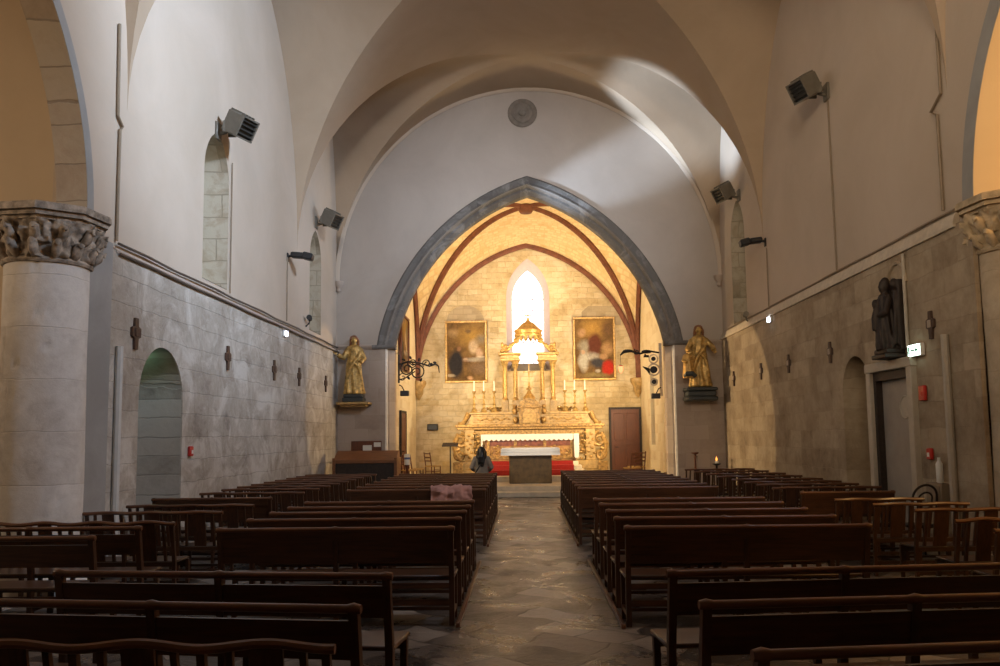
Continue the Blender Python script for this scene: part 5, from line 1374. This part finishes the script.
# the same lamps spill out onto the ends of the nave walls
light('spill', 'SPOT', (AC - AH + .35, 25.75, 3.1), 1700, WARM, (XR, 23.0, 2.0), .06, None, .60, .12)
light('spill', 'SPOT', (AC + AH - .35, 25.75, 2.9), 900, WARM, (XL, 23.4, 2.6), .06, None, .5, .3)
# black wall spotlights trained on the front altar
light('altar_and_aisle_spot', 'SPOT', (XL + .62, 19.45, 5.9), 1500, (1, .88, .70), (.1, 26.2, 1.2), .05, None, .19, .5)
light('altar_and_aisle_spot', 'SPOT', (XR - .62, 20.1, 6.2), 1500, (1, .88, .70), (.3, 26.2, 1.2), .05, None, .19, .5)
light('altar_and_aisle_spot', 'SPOT', (XL + .66, 19.40, 5.9), 420, (1, .82, .55), (.15, 22.6, 0), .05, None, .42, .8)  # this pair is added to warm the aisle floor before the steps
light('altar_and_aisle_spot', 'SPOT', (XR - .66, 20.0, 6.2), 420, (1, .82, .55), (.15, 22.6, 0), .05, None, .42, .8)
# lamps added to brighten walls and vault, placed at windows and the west wall
DAY = (.62, .78, 1.0)
light('added_nave_light', 'AREA', (XR - .06, 6.8, 9.9), 380, DAY, (XL, 13.0, 8.0), 1.3, 1.8, spread=2.2)
light('added_nave_light', 'SPOT', (XR - .10, 6.8, 9.9), 7500, DAY, (XL, 15.2, 7.6), .35, None, .85, .9)
light('added_nave_light', 'AREA', (XC, -3.7, 8.6), 120, (1, .80, .58), (2.0, 24, 9.5), 2.4, spread=1.1)  # added warm fill for the vault and right wall
light('added_nave_light', 'AREA', (XC + .6, -3.7, 8.2), 75, (.80, .88, 1), (-.4, 24, 7.2), 1.2, spread=.42)  # added narrow beam for the middle of the arch wall
light('added_nave_light', 'SPOT', (XL - .36, 22.05, 5.9), 9500, DAY, (4.1, 22.7, 10.5), .12, None, .42, .6)  # added spot aimed up at the right vault cell
light('added_nave_light', 'SPOT', (XL - .36, 22.05, 5.9), 6500, DAY, (2.9, 24.6, 9.55), .12, None, .25, .8)  # added spot for the bright streak on the arch wall
light('added_nave_light', 'SPOT', (XR + .40, 22.6, 6.2), 1300, DAY, (XL, 23.2, 6.6), .2, None, .75, .8)
light('added_nave_light', 'AREA', (XL + 1.2, -3.6, 6.5), 70, (1, .74, .45), (XR, 15.5, 8.2), 2.0, spread=.9)  # added warm fill aimed at the right wall
# side chapel lamps
light('chapel_lamp', 'POINT', (8.4, 7.2, 5.3), 470, (1, .58, .2), None, .4)
light('chapel_lamp', 'POINT', (-8.4, 7.2, 5.0), 120, (1, .76, .52), None, .4)
light('niche_lamp', 'POINT', (XL - .45, 12.75, 2.9), .7, (.45, 1, .6), None, .05)

w = bpy.data.worlds.new('world'); SC.world = w; w.use_nodes = True
w.node_tree.nodes['Background'].inputs[0].default_value = (.5, .6, .8, 1); w.node_tree.nodes['Background'].inputs[1].default_value = .2
vs = SC.view_settings; vs.view_transform = 'Standard'; vs.look = 'None'; vs.exposure = 0.12; vs.gamma = 1; vs.use_curve_mapping = False
SC.display_settings.display_device = 'sRGB'
cy = SC.cycles
cy.max_bounces = 8; cy.diffuse_bounces = 5; cy.glossy_bounces = 3; cy.use_denoising = True; cy.sample_clamp_indirect = 6; cy.caustics_reflective = False; cy.caustics_refractive = False
